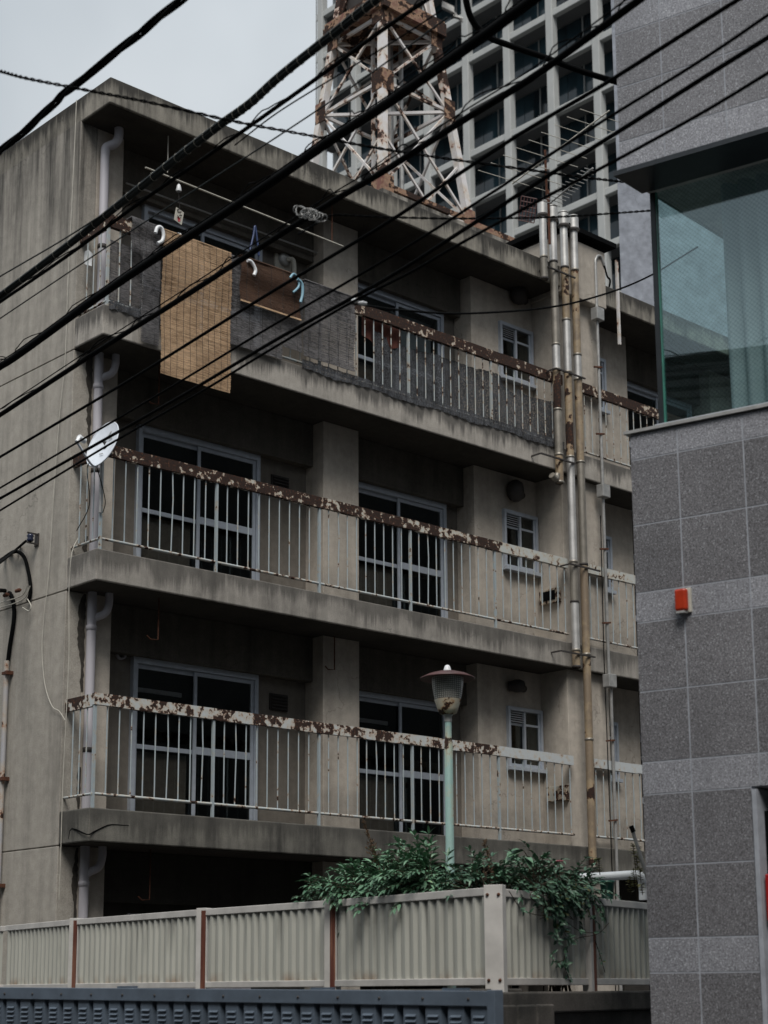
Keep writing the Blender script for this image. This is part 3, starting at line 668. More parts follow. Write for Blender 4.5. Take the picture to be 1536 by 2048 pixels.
# laundry pole
a = on('Y', .18, 291, 335); c = on('Y', .18, 686, 493)
lp = thing('laundry_pole', 'thin whitish laundry pole slung under the roof slab', 'pole', ((a.x+c.x)/2, .18, a.z))
MB().tube([a, c], .011, 8).build('pole', M['tie'], lp)
for x, y0, y1 in ((335, 275, 345), (664, 425, 482)):
    q = on('Y', .18, x, y1); MB().tube([q, (q.x, .18, 11.178)], .007, 6).build('hanger_rod', M['rust'] if x > 500 else M['tie'], lp)
a2 = on('Y', .7, 252, 366); c2 = on('Y', .7, 640, 508)
tag(MB().tube([a2, c2], .011, 8).build('curtain_pole', M['conduit']), 'dull metal pole along the beam above the top floor window', 'pole')
q = on('Y', .18, 358, 352)
lb = thing('hanging_socket', 'small white bell-shaped fitting hanging from the laundry pole', 'fitting', q)
MB().tube([q, q-Vector((0, 0, .10))], .004, 6).build('cord', M['band'], lb)
MB().lathe(q-Vector((0, 0, .19)), [(.03, 0), (.033, .015), (.026, .05), (.02, .075), (.008, .09), (.001, .092)], 18).build('bell', M['white'], lb)
# hanging card with marks
cc = on('Y', .18, 358, 432)
cd2 = thing('repellent_card', 'pale card with dark marks and a red spot under the laundry pole', 'card', cc-Vector((0, 0, .09)))
ux = Vector((.97, .1, -.22)).normalized(); uz = Vector((.2, .05, 1)).normalized()
MB().obox(cc-ux*.06-uz*.085, ux*.12, Vector((0, .004, 0)), uz*.17).build('card', M['tie'], cd2)
mk = MB(); rr = random.Random(3)
for i in range(15):
    u, v = rr.uniform(-.048, .03), rr.uniform(-.02, .07); mk.obox(cc+ux*u+uz*v-Vector((0, .002, 0)), ux*rr.uniform(.012, .026), Vector((0, .001, 0)), uz*.011)
mk.build('marks', M['band'], cd2)
MB().lathe(cc+uz*-.045-Vector((0, .0015, 0)), [(.001, 0), (.028, 0), (.028, .002)], 16, 0, (0, -1, 0)).build('red_spot', plain('red_print', (.30, .02, .03), .6), cd2)
MB().tube([cc+uz*.08, on('Y', .18, 357, 385)], .003, 5).build('string', M['band'], cd2)
# heater vent plate with pipe on the top floor
pz_ = on('Y', .88, 565, 524)
hv = thing('heater_vent', 'white square wall plate with round flue and bent pipe by top floor window', 'vent', (pz_.x, .88, pz_.z-.15))
MB().box(pz_.x-.13, pz_.x+.13, .86, .899, pz_.z-.15, pz_.z+.15).build('plate', M['tie'], hv, .005)
MB().lathe((pz_.x, .86, pz_.z+.02), [(.085, 0), (.09, .04), (.06, .06), (.01, .061)], 20, 0, (0, -1, 0)).build('round_cover', M['conduit'], hv)
MB().tube(spline([(pz_.x, .8, pz_.z), (pz_.x+.06, .76, pz_.z+.01), (pz_.x+.08, .75, pz_.z-.08), (pz_.x+.08, .75, pz_.z-.45)], 5), .03, 12).build('bent_pipe', M['tie'], hv)
# pale curtain inside the top floor's second window
MB().box(5.16, 5.9, 1.02, 1.03, 9.2, 10.5).build('curtain', plain('pale_blue_curtain', (.55, .64, .70), .9, 0, .25, 3), apt)
MB().box(1.15, 1.86, 1.02, 1.03, 9.3, 10.42).build('curtain', M['white'], apt)
# bits on the side rail
sheet('white_rag', 'small white rag tied on the side bars of the top balcony', 'rag', .005, .10, lambda x: 9.42, lambda x: 9.60-abs(x-.05)*.8, .42, M['white'], .01, 8, 4)

# ------------------------------------------------------------------ satellite dish on the middle floor rail
dc = on('Y', -.12, 207, 890)
dsh = thing('satellite_dish', 'white satellite dish clamped to the left end of the middle balcony rail', 'satellite dish', (dc.x, dc.y, 6.9))
nax = (Vector((-.62, -.62, .48))).normalized()          # looks down the street to the left and up
u_ = nax.orthogonal().normalized()
side_ = nax.cross(Vector((0, 0, 1))).normalized(); upv = side_.cross(nax).normalized()
# reorient the dish so it faces along the street to the left
nax = Vector((-.86, -.22, .36)).normalized(); side_ = nax.cross(Vector((0, 0, 1))).normalized(); upv = side_.cross(nax).normalized()
vs = []; fs = []; n = 40; rings = 9
for j in range(rings+1):
    rr_ = j/rings
    for k in range(n):
        a_ = 2*math.pi*k/n; vs.append(dc+side_*(math.cos(a_)*.19*rr_)+upv*(math.sin(a_)*.29*rr_)+nax*(.05*rr_*rr_-.03))
for j in range(rings):
    for k in range(n): fs.append((j*n+k, j*n+(k+1) % n, (j+1)*n+(k+1) % n, (j+1)*n+k))
back = [v-nax*.012 for v in vs]; o_ = len(vs)
b = MB().add(vs, fs, 0, True).add(back, [f[::-1] for f in fs], 0, True)
b.tube([dc+side_*(math.cos(2*math.pi*k/n)*.19)+upv*(math.sin(2*math.pi*k/n)*.29)+nax*.015 for k in range(n+1)], .008, 6)
b.build('reflector', M['dish'], dsh)
# small lettering strip and stroke on the dish (generic marks)
mk = MB()
for i, wd_ in enumerate((.012, .010, .012, .010, .012, .0, .012, .010, .012)):
    if wd_: mk.obox(dc+side_*(.07-i*.017)+upv*.075+nax*-.012, side_*wd_*-1, upv*.016, nax*.006)
mk.obox(dc+side_*.0+upv*.11+nax*-.01, side_*-.03+upv*.07, side_*-.012, nax*.006)
mk.obox(dc+side_*.02-upv*.12+nax*-.008, side_*-.05, upv*.012, nax*.006)
mk.build('printed_marks', M['conduit'], dsh)
lnb = dc+nax*.34-upv*.16
MB().tube(spline([dc-upv*.27-nax*.02, dc-upv*.30+nax*.08, lnb-upv*.06]), .013, 8).build('feed_arm', M['dish'], dsh)
MB().tube([lnb-upv*.06, lnb+upv*.03-nax*.02], .022, 12).tube([lnb+upv*.0+nax*.0, lnb-nax*.09+upv*.02], .03, 14).build('receiver', M['white'], dsh)
MB().box(dc.x-.02+.05, dc.x+.10, dc.y+.02, .0, 7.13, 7.25).tube([dc-nax*.03, dc-nax*.12-upv*.05], .03, 10).build('bracket', M['band'], dsh)
MB().tube([(dc.x+.06, .0, 6.5), (dc.x+.06, .0, 7.3)], .017, 10).build('mast', M['conduit'], dsh)
MB().tube(spline([dc-upv*.3+nax*.1, Vector((dc.x-.05, .1, 6.95)), Vector((dc.x+.0, .12, 6.6)), Vector((dc.x-.03, .3, 6.35))]), .005, 5).tube(spline([dc-upv*.27, Vector((dc.x+.05, -.03, 6.8)), Vector((dc.x+.10, -.03, 6.62)), Vector((dc.x+.08, -.02, 6.5))]), .005, 5).build('coax', M['black'], dsh)

# ------------------------------------------------------------------ wiring on the side wall
XW = -.03
W = lambda x, y, X=XW: on('X', X, x, y)
ins = W(66, 1079)
iz = thing('wall_insulator', 'dark cable insulator on a small steel wall bracket', 'insulator', (ins.x, ins.y, ins.z-.05))
MB().box(-.012, 0, ins.y-.08, ins.y-.0, ins.z-.08, ins.z+.06).box(-.14, -.012, ins.y-.07, ins.y-.055, ins.z+.04, ins.z+.055).box(-.14, -.012, ins.y-.07, ins.y-.055, ins.z-.07, ins.z-.055).build('bracket', M['band'], iz)
MB().lathe((-.10, ins.y-.06, ins.z-.045), [(.03, 0), (.04, .02), (.028, .035), (.04, .055), (.03, .08), (.01, .085)], 16).build('spool', plain('blue_black_porcelain', (.012, .018, .045), .25), iz)
tag(MB().tube(spline([at(-30, 1143, 15.5), at(0, 1125, 16), W(30, 1101, -.12), W(52, 1082, -.10)]), .014, 8).tube(spline([at(-30, 1140, 15.5), W(5, 1118, -.12), W(30, 1103, -.08), W(48, 1114), W(57, 1145), W(61, 1172), W(60, 1190), W(56, 1203)]), .021, 10).build('service_cable', M['black']), 'black service cable looping from the insulator down the side wall', 'cable')
tag(MB().tube(spline([at(-30, 1185, 16), W(8, 1181, -.05), W(22, 1190), W(28, 1215), W(27, 1245), W(20, 1290), W(16, 1322)]), [.018]*8+[.022]*16+[.026]*25, 10).build('service_cable', M['black']) if False else MB().tube(spline([at(-30, 1185, 16), W(8, 1181, -.05), W(22, 1190), W(28, 1215), W(27, 1245), W(20, 1290), W(16, 1322)]), .023, 10).build('service_cable', M['black']), 'thick black cable dropping into the rusty conduit at the wall', 'cable')
sw = MB()
for pts in ([(-10, 1208), (20, 1200), (45, 1190), (55, 1170)], [(-10, 1218), (25, 1208), (50, 1195), (60, 1172)], [(45, 1215), (58, 1222), (62, 1212), (55, 1198)]):
    sw.tube(spline([W(x, y, -.06) for x, y in pts]), .006, 6)
tag(sw.build('spliced_wires', M['tie']), 'pale thin spliced wires beside the wall cable loop', 'wires')
for (x, y, l) in ((36, 1181, 'upper'), (12, 1190, 'lower')):
    q = W(x, y, -.07); tag(MB().tube([q+Vector((0, -.05, 0)), q+Vector((0, -.02, .0)), q+Vector((0, .04, 0))], [.016, .024, .02], 10).build('wire_joint', M['rust']), 'reddish brown taped wire joint, %s of the pair at the cable loop' % l, 'wire joint')
wc = thing('wall_conduit', 'rust-stained grey conduit clipped up the side wall', 'conduit', (-.04, W(10, 1600).y, 1))
top = W(16, 1322); MB().tube([(-.045, top.y, top.z), (-.045, top.y, 1.0)], .028, 12).build('tube', rusty('conduit_paint', (.40, .40, .42), .3, scale=3), wc)
for y in (1347, 1557, 1770):
    z = on('X', -.045, 12, y).z; MB().box(-.085, 0, top.y-.075, top.y-.03, z-.02, z+.02).box(-.08, -.01, top.y-.03, top.y+.04, z-.015, z+.015).build('clip', M['rust'], wc)
tag(MB().tube(spline([W(x, y) for x, y in ((153, 200), (149, 300), (143, 420), (136, 560), (130, 720), (119, 830), (108, 980), (97, 1150), (88, 1230), (84, 1300), (90, 1370), (104, 1412), (118, 1422), (130, 1440))], 4), .0045, 6).build('thin_wall_wire', M['tie']), 'thin pale wire wandering down the side wall from the roof', 'wire')
tag(MB().tube(spline([on('Y', .54, 160, 1070), W(144, 1105), W(138, 1180), W(138, 1300), W(133, 1420), W(126, 1560), W(122, 1690), W(118, 1800)], 4), .0045, 6).build('thin_wall_wire', M['tie']), 'thin pale wire along the wall edge beside the lower balconies', 'wire')

# ------------------------------------------------------------------ lattice tower on the roof
T0 = 14.0; tb = Vector((7.325, 3.5)); TW = 1.93
tw = thing('lattice_tower', 'rusting red and white steel lattice tower above the roof', 'tower', (tb.x+TW/2, tb.y+TW/2, T0))
MB().box(tb.x-.1, tb.x+TW+1.7, tb.y-.1, tb.y+TW+.1, 11.486, T0-.14).build('plinth', M['side'], tw)
def tc_(i, j, z): d = .109*(z-T0); return Vector((tb.x+d+(TW-2*d)*i, tb.y+d+(TW-2*d)*j, z))
ZN = [T0, 15.95, 17.25, 20.5]
for i, j in ((0, 0), (1, 0), (0, 1), (1, 1)):
    MB().beam(tc_(i, j, T0-.1), tc_(i, j, ZN[3]), .12).build('leg', M['tower'], tw)
    for z, h in ((T0, .30), (15.95, .36), (17.25, .3)):
        c = tc_(i, j, z); sx, sy = (1 if i == 0 else -1), (1 if j == 0 else -1)
        g = MB(); g.box(min(c.x-sx*.07, c.x+sx*.17), max(c.x-sx*.07, c.x+sx*.17), c.y-sy*.075-.008, c.y-sy*.075+.008, z-h/2, z+h/2)
        g.box(c.x-sx*.075-.008, c.x-sx*.075+.008, min(c.y-sy*.07, c.y+sy*.17), max(c.y-sy*.07, c.y+sy*.17), z-h/2, z+h/2)
        g.build('gusset_plate', M['tower_r'], tw)
faces = (((0, 0), (1, 0)), ((0, 0), (0, 1)), ((1, 0), (1, 1)), ((0, 1), (1, 1)))
for a, c in faces:
    for z0, z1 in zip(ZN[:-1], ZN[1:]):
        MB().beam(tc_(*a, z0), tc_(*c, z1), .038).build('brace', M['tower'], tw)
        MB().beam(tc_(*c, z0)+Vector((.03, .03, 0)), tc_(*a, z1)+Vector((.03, .03, 0)), .038).build('brace', M['tower'], tw)
        MB().beam(tc_(*a, z1), tc_(*c, z1), .05).build('brace', M['tower'], tw)
        if z0 > T0 or a == (0, 1) or c == (1, 1): continue
        zm = (z0+z1)/2; m0 = (tc_(*a, z0)+tc_(*c, z0))/2
        MB().beam(m0, tc_(*a, zm), .035).build('brace', M['tower'], tw)
        MB().beam(m0, tc_(*c, zm), .035).build('brace', M['tower'], tw)
    MB().beam(tc_(*a, T0-.02), tc_(*c, T0-.02), .09).build('base_beam', M['tower_r'], tw)
for z in (15.95, 17.25):
    MB().beam(tc_(0, 1, z), tc_(1, 0, z), .05).build('brace', M['tower'], tw)
    MB().beam(tc_(0, 0, z)+Vector((0, 0, .05)), tc_(1, 1, z)+Vector((0, 0, .05)), .04).build('brace', M['tower'], tw)
MB().beam((tb.x+TW, tb.y, T0-.05), (tb.x+TW+1.55, tb.y, T0-.05), .10).build('base_beam', M['tower_r'], tw)
MB().beam((tb.x+TW, tb.y, T0-.12), (tb.x+TW-.5, tb.y-.0, T0-.12), .09).build('base_beam', M['tower'], tw)
c = tc_(.5, .5, 17.3); hw = .72
b = MB().box(c.x-hw, c.x+hw, c.y-hw, c.y+hw, 17.55, 17.62)
for s in (-1, 1): b.box(c.x-hw, c.x+hw, c.y+s*hw-.04, c.y+s*hw+.04, 17.32, 17.55); b.box(c.x+s*hw-.04, c.x+s*hw+.04, c.y-hw+.05, c.y+hw-.05, 17.32, 17.55)
b.build('platform', M['tower_r'], tw)
MB().box(c.x-.45, c.x+.45, c.y-.45, c.y+.45, 17.62, 19.4).build('equipment_box', M['band'], tw)
# ladder cage and feeder pipes in the middle
b = MB()
for dx in (-.18, .18): b.beam((c.x+dx, c.y+.1, T0), (c.x+dx, c.y+.1, 17.5), .05)
for i in range(18): b.beam((c.x-.18, c.y+.1, T0+.15+i*.19), (c.x+.18, c.y+.1, T0+.15+i*.19), .022)
b.build('ladder', M['tower'], tw)
MB().tube([(c.x+.3, c.y+.2, T0), (c.x+.3, c.y+.2, 17.5)], .06, 10).tube([(c.x+.42, c.y+.05, T0), (c.x+.42, c.y+.05, 17.5)], .04, 10).build('feeder_pipes', M['conduit'], tw)

# ------------------------------------------------------------------ television antennas on the roof
def yagi(name, lab, mast_px, boom, d, n, half, r, edir, mat, mastm):
    base = at(*mast_px[1], d); top_ = at(*mast_px[0], d)
    o = thing(name, lab, 'antenna', (base.x, base.y, base.z))
    MB().tube([(base.x, base.y, 11.486), base, top_], .018, 8).build('mast', mastm, o)
    A, B = at(*boom[0], d), at(*boom[1], d-.6)
    MB().tube([A, B], r*2, 6).build('boom', mat, o)
    e = Vector(edir).normalized()
    for i in range(n):
        u = (i+.3)/n; P = A.lerp(B, u); h = half*(1-.45*u)
        MB().tube([P-e*h, P+e*h], r, 5).build('element', mat, o)
    return o
yagi('television_antenna', 'large pale television antenna with long rods on the roof', ((1090, 300), (1094, 402)), ((1024, 368), (1219, 221)), 24, 9, .62, .0055, (.93, -.25, -.05), M['tie'], M['rust'])
yagi('television_antenna', 'small dark antenna with dense short rods behind the flue tops', ((1096, 380), (1097, 405)), ((1098, 408), (1186, 336)), 23, 13, .16, .006, (.9, -.3, -.1), M['conduit'], M['rust'])
o = thing('panel_antenna', 'faded red grid panel antenna behind the flue tops', 'antenna', at(1052, 440, 26))
b = MB(); P0 = at(1037, 440, 26); ux = (at(1068, 446, 26)-P0); uz = (at(1043, 392, 26)-P0)
for i in range(6): b.beam(P0+ux*(i/5), P0+ux*(i/5)+uz, .012); b.beam(P0+uz*(i/5), P0+uz*(i/5)+ux, .012)
b.build('grid', M['hat'], o)

# ------------------------------------------------------------------ grid-fronted office tower far behind
OX = 60.45; PB = 3.52; PZ = 3.235; YB = 46.05; ZB = 55.75
off = thing('office_building', 'tall office building with a pale concrete grid of deep windows', 'building', (OX+8, 50, 0))
ny0, ny1 = -3, 6; nz0, nz1 = -9, 6
y_lo, y_hi = YB+ny0*PB, YB+ny1*PB+.5
col0 = MB().box(OX, OX+.5, YB-.27, YB+.27, 0, ZB+nz1*PZ).build('column', M['office'], off, .05)
for i in range(ny0, ny1+1):
    if i: dup(col0, (0, i*PB, 0))
bm0 = MB().box(OX+.08, OX+.45, y_lo-.2, y_hi, ZB-.22, ZB+.22).box(OX+.45, OX+1.59, y_lo-.2, y_hi, ZB-.12, ZB+.12, 1).build('floor_beam', [M['office'], M['officedk']], off, .04)
for j in range(nz0, nz1+1):
    if j: dup(bm0, (0, 0, j*PZ))
w0 = MB().box(OX+1.60, OX+1.65, YB+.02, YB+PB-.02, ZB+.12, ZB+PZ-.12).build('window', M['officeglass'], off)
cnt = 0; rest = MB()
for i in range(ny0, ny1):
    for j in range(nz0, nz1+1):
        if i == 0 and j == 0: continue
        if -3 <= i <= 5 and -5 <= j <= 2 : dup(w0, (0, i*PB, j*PZ)); cnt += 1
        else: rest.box(OX+1.60, OX+1.65, YB+i*PB+.1, YB+(i+1)*PB-.1, ZB+j*PZ+.22, ZB+(j+1)*PZ-.22)
mu = MB()
for i in range(ny0, ny1+1): mu.box(OX+1.52, OX+1.60, YB+(i+.62)*PB-.02, YB+(i+.62)*PB+.02, 20, ZB+nz1*PZ)
mu.build('mullions', M['office'], off)
o = rest.build('far_window', M['officeglass'], off); o['kind'] = 'stuff'
MB().box(OX+1.66, OX+14, y_lo, y_hi, 0, ZB+nz1*PZ).build('body', M['office'], off)

# plain grey building between
gx = on('Y', 9.5, 1232, 300).x
gA = at(1232, 300, 34); gA.z = 0; gr_ = Vector((_rt.x, _rt.y, 0)).normalized(); gb_ = Vector((gA.x-CAM.x, gA.y-CAM.y, 0)).normalized()
tag(MB().obox(gA, gr_*12, (gb_+gr_*.15)*10, Vector((0, 0, 36))).build('grey_building', M['gray'], None, .02), 'plain blue-grey rendered building between the grid tower and granite building', 'building')

# ------------------------------------------------------------------ granite building at the right
S0 = Vector((-2.139, -8.757, 0)); e1 = Vector((.24209, -.97025, 0)); e2 = Vector((.99555, .09428, 0)); ez = Vector((0, 0, 1))
SP = lambda a, b_, z: S0+e1*a+e2*b_+ez*z
st = thing('granite_building', 'granite-tiled building with a glazed corner bay at the right', 'building', SP(2, 2, 0))
ZJ = [(-.05, .53, 0), (.53, .91, 0), (.91, 1.29, 0), (1.29, 1.677, 0), (1.677, 1.857, 1), (1.857, 2.24, 0), (2.24, 2.621, 0), (2.621, 2.795, 1), (2.795, 3.184, 0), (3.184, 3.57, 0), (3.57, 3.738, 1), (3.738, 4.124, 0), (4.124, 4.505, 0), (4.505, 4.655, 1)]
AJ = [0, .283, .663, 1.043, 1.423, 1.803, 2.183, 2.563, 2.943]
ZU = [(6.265, 6.45, 1)]; z = 6.45
while z < 11.5:
    ZU += [(z, z+.345, 0), (z+.345, z+.69, 0), (z+.69, z+.87, 1)]; z += .87
def tiles(rows, door=True):
    b = MB(); g = .0045
    for z0, z1, lt in rows:
        for a0, a1 in zip(AJ[:-1], AJ[1:]):
            if door and z1 <= 2.65 and a1 > .62:
                if a0 >= .62: continue
                a1_ = .615
            else: a1_ = a1
            b.obox(SP(a0+g*(a0 > 0), -.012, z0+g), e1*(a1_-a0-g*(1+(a0 > 0))), e2*.012, ez*(z1-z0-2*g), 0 if lt else 1)
    return b
tiles(ZJ).build('lower_tiles', [M['gl'], M['gd']], st)
tiles(ZU, False).build('upper_tiles', [M['gl'], M['gu']], st)
b = MB(); b.obox(SP(.002, -.0105, -.05), e1*.61, e2*.01, ez*4.705); b.obox(SP(.612, -.0105, 2.63), e1*2.3, e2*.01, ez*2.025); b.obox(SP(.002, 0, -.05), e1*.62, e2*6, ez*4.705); b.obox(SP(.622, 0, 2.62), e1*6, e2*3.3, ez*2.035); b.obox(SP(1.75, 0.001, 0), e1*5, e2*6, ez*2.62); b.obox(SP(.622, .9, 0), e1*1.13, e2*5, ez*2.62)
b.build('lower_wall', M['joint'], st)
MB().obox(SP(.002, -.0105, 6.27), e1*2.93, e2*.01, ez*5.5).obox(SP(.002, 0, 6.27), e1*6.5, e2*3.3, ez*8).build('upper_wall', M['joint'], st)  # kept shallow, with an unseen back opening added to light the blind
MB().obox(SP(.618, -.02, 0), e1*.025, e2*.2, ez*2.61).build('door_trim', M['joint'], st)
MB().obox(SP(.645, .05, .1), e1*1.1, e2*.03, ez*2.4).build('door_leaf', M['black'], st)
# bay: soffit lip, ledge, sill, glazing, blinds
MB().obox(SP(-.03, -.035, 6.237), e1*6, e2*.3, ez*.030).build('soffit_lip', M['dframe'], st)
MB().obox(SP(.0, .27, 6.238), e1*6, e2*3.0, ez*.03).build('soffit', M['conduit'], st)
MB().obox(SP(-.03, -.03, 4.66), e1*6, e2*3.5, ez*.018).build('ledge', M['conduit'], st)
GB = .30
MB().obox(SP(-.0, GB-.05, 4.70), e1*6, e2*.06, ez*.085).obox(SP(-.0, GB-.02, 4.678), e1*6, e2*.03, ez*.02).build('sill', M['alu2'], st)
MB().obox(SP(.0, GB+.01, 4.70), e1*.05, e2*3, ez*.085).build('sill', M['alu2'], st)
MB().obox(SP(.004, GB-.01, 4.78), e1*.03, e2*.035, ez*1.458).build('corner_post', M['dframe'], st)
MB().obox(SP(.035, GB-.006, 4.78), e1*.008, e2*.02, ez*1.458).build('glass_edge', M['gedge'], st)
MB().obox(SP(.045, GB, 4.78), e1*3.9, e2*.008, ez*1.458).build('glass_pane', M['bayglass'], st)
MB().obox(SP(.012, GB+.03, 4.78), e1*.008, e2*2.9, ez*1.458).build('glass_pane', M['bayside'], st)
MB().obox(SP(4.9, GB+.6, 4.69), e1*.1, e2*2.2, ez*1.54).build('room_wall', M['joint'], st)
MB().obox(SP(.05, GB+.02, 4.679), e1*5, e2*2.3, ez*.05).build('bay_floor', M['conduit'], st)
vb = MB(); vs = []; nc_ = 460      # deep-pleated blind hanging just behind the glass
for i in range(nc_+1):
    a0 = .37+1.6*i/nc_; ph = i/nc_*13.5+.25*math.sin(i*.021); o2 = .07*abs(math.sin(math.pi*ph))**.75
    for z in (4.80, 5.5, 6.22): vs.append(SP(a0+.004*math.sin(z*4+ph), GB+.05+.10-o2, z))
vb.add(vs, [(3*i+k, 3*i+3+k, 3*i+4+k, 3*i+1+k) for i in range(nc_) for k in (0, 1)], 0, True)
vb.build('curtain', M['curtain'], st)
# alarm lamp
al = thing('alarm_lamp', 'red alarm lamp box on the pale granite band', 'alarm lamp', SP(.275, -.05, 3.6))
MB().obox(SP(.252, -.028, 3.59), e1*.078, e2*.017, ez*.135).build('base', M['tie'], al, .003)
MB().obox(SP(.256, -.066, 3.597), e1*.066, e2*.038, ez*.122).build('red_lens', None or plain('red_lens_plastic', (.40, .035, .010), .3, 0, .25, 20), al, .012)
MB().obox(SP(.262, -.064, 3.584), e1*.05, e2*.034, ez*.012).build('foot', M['conduit'], al)
tag(MB().obox(SP(.655, .0, 1.93), e1*.3, e2*.04, ez*.24).build('red_box', plain('red_box_paint', (.35, .01, .01), .4), None, .006), 'bright red box in the doorway at the right edge', 'box')

# ------------------------------------------------------------------ neighbours across the street (seen only as reflections)
def neigh(x0, x1, y0, y1, h, lab):
    o = thing('neighbour_building', lab, 'building', ((x0+x1)/2, (y0+y1)/2, 0)); MB().box(x0, x1, y0, y1, 0, h).build('wall', M['neigh'], o)
    b = MB()
    for zi in range(int(h/3)):
        for yi in range(int((y1-y0)/2.6)): b.box(x1-.02, x1+.02, y0+.8+yi*2.6, y0+2.2+yi*2.6, 1+zi*3, 2.6+zi*3); b.box(x0-.02, x0+.02, y0+.8+yi*2.6, y0+2.2+yi*2.6, 1+zi*3, 2.6+zi*3)
    b.build('window_strip', M['officeglass'], o)
neigh(-32, -13.5, -12, 16, 9.7, 'low rendered block across the street seen reflected in glass')
neigh(-36, -14, -46, -13, 13, 'taller rendered block across the street seen reflected in glass')
neigh(-12, 5, -52, -26, 15, 'rendered block behind the camera between its taller neighbours')
neigh(7, 44, -48, -22, 25, 'tall rendered block facing the balconies from behind the camera')

# ------------------------------------------------------------------ panel fence on the retaining wall
FP = [(-.75, 1.4), (-1.02, -.2), (-1.30, -1.86), (-1.50, -3.96), (-1.58, -5.55), (-1.79, -7.30)]
FZ0, FZ1 = 1.62, 2.21
def fence(name, lab, pts, cat='fence', firsthidden=False):
    o = thing(name, lab, cat, (pts[0][0], pts[0][1], FZ0))
    for i, (a, c) in enumerate(zip(pts[:-1], pts[1:])):
        a = Vector((*a, 0)); c = Vector((*c, 0)); d = (c-a).normalized(); nn = Vector((d.y, -d.x, 0)); L = (c-a).length
        if nn.dot(CAM-a) < 0: nn = -nn
        s0, s1 = .05, L-.05
        pn = sub('panel', o, (a+c)/2+ez*FZ0)
        b = MB(); p = .088; n = int((s1-s0-.02)/p)*4; vs = []
        for k in range(n+1):
            u = s0+.01+(s1-s0-.02)*k/n; off_ = (0, .0, .018, .018)[k % 4]
            q = a+d*u+nn*off_; vs += [q+ez*(FZ0+.03), q+ez*(FZ1-.03)]
        b.add(vs, [(2*k, 2*k+2, 2*k+3, 2*k+1) for k in range(n)]); b.build('corrugated_sheet', M['panel'], pn)
        b = MB().obox(a+d*s0-nn*.02+ez*(FZ1-.05), d*(s1-s0), nn*.045, ez*.05); b.build('top_rail', M['fpost'], pn, .004)
        b = MB().obox(a+d*s0-nn*.02+ez*FZ0, d*(s1-s0), nn*.042, ez*.045); b.build('bottom_rail', M['fpost'], pn, .004)
    return o
def fpost(o, x, y, dirv, wd, rust=True, z1=2.218, bolts=False):
    c = Vector((x, y, 0)); d = Vector((*dirv, 0)).normalized(); nn = Vector((d.y, -d.x, 0)); nn = nn if nn.dot(CAM-c) > 0 else -nn
    MB().obox(c-d*wd/2-nn*.03+ez*(FZ0-.1), d*wd, nn*.07, ez*(z1-FZ0+.1)).build('post', M['fpost'], o, .003)
    if rust: MB().obox(c-d*(wd*-.0)+nn*.0405+ez*(FZ0-.08), d*wd*.44, nn*.003, ez*(z1-FZ0+.06)).build('rust_streak', M['streak'], o)
    if bolts:
        for u in (-.3, .3):
            for z in (FZ0+.03, z1-.06): MB().lathe(c+d*wd*u+nn*.04+ez*z, [(.011, 0), (.009, .008), (.001, .01)], 10, 0, nn).build('bolt', M['rust'], o)
def streakm():
    m, t, b = MT('rust_run', .9); n = noise(t, pos(t, 40, 40, 1.5), 1, 4)
    t.links.new(ramp(t, n, [(.3, (.16, .05, .025)), (.5, (.08, .02, .012)), (.7, (.28, .13, .08))]), b.inputs['Base Color']); return m
M['streak'] = streakm()
ft = fence('panel_fence', 'cream corrugated panel fence running in front of the apartment', FP)
for (x, y) in FP[2:5]: fpost(ft, x, y, (.35, -1), .095, True)
fpost(ft, FP[5][0], FP[5][1], (.45, -1), .12, False, 2.222, True)
FR = [(-1.73, -7.22), (-.42, -6.86), (.9, -6.5)]
fr = fence('panel_fence', 'short cream panel fence section returning towards the granite building', FR)
fpost(fr, FR[1][0], FR[1][1], (1, .3), .085, True)
# retaining wall
rw = thing('retaining_wall', 'dark stone retaining wall under the cream fence', 'wall', (-1.5, -4, 0))
b = MB()
for a, c in zip(FP[:-1], FP[1:]):
    b.obox((a[0]-.12, a[1], 0), (c[0]-a[0], c[1]-a[1], 0), (.35, 0, 0), (0, 0, 1.60))
b.obox((-1.95, -7.45, 0), (3.2, .87, 0), (-.07, .35, 0), (0, 0, 1.45)); b.build('wall', M['block'], rw, .01)
MB().obox((-2.0, -7.52, 1.45), (3.2, .87, 0), (-.09, .45, 0), (0, 0, .13)).build('coping', M['block'], rw, .012)
q = MB(); rr = random.Random(4)
for i in range(3):
    for j in range(3): q.obox(Vector((-2.03, -7.54, .95+j*.19))+Vector((.24*i, .065*i, 0)), (.225, .06, 0), (-.03, .05, 0), (0, 0, .175))
q.build('stones', M['block'], rw, .012)
# planter soil and lot ground
struct(MB().box(-1.2, 3.2, -6.6, -3.2, .1, 1.5).build('planting_bed', M['soil']))

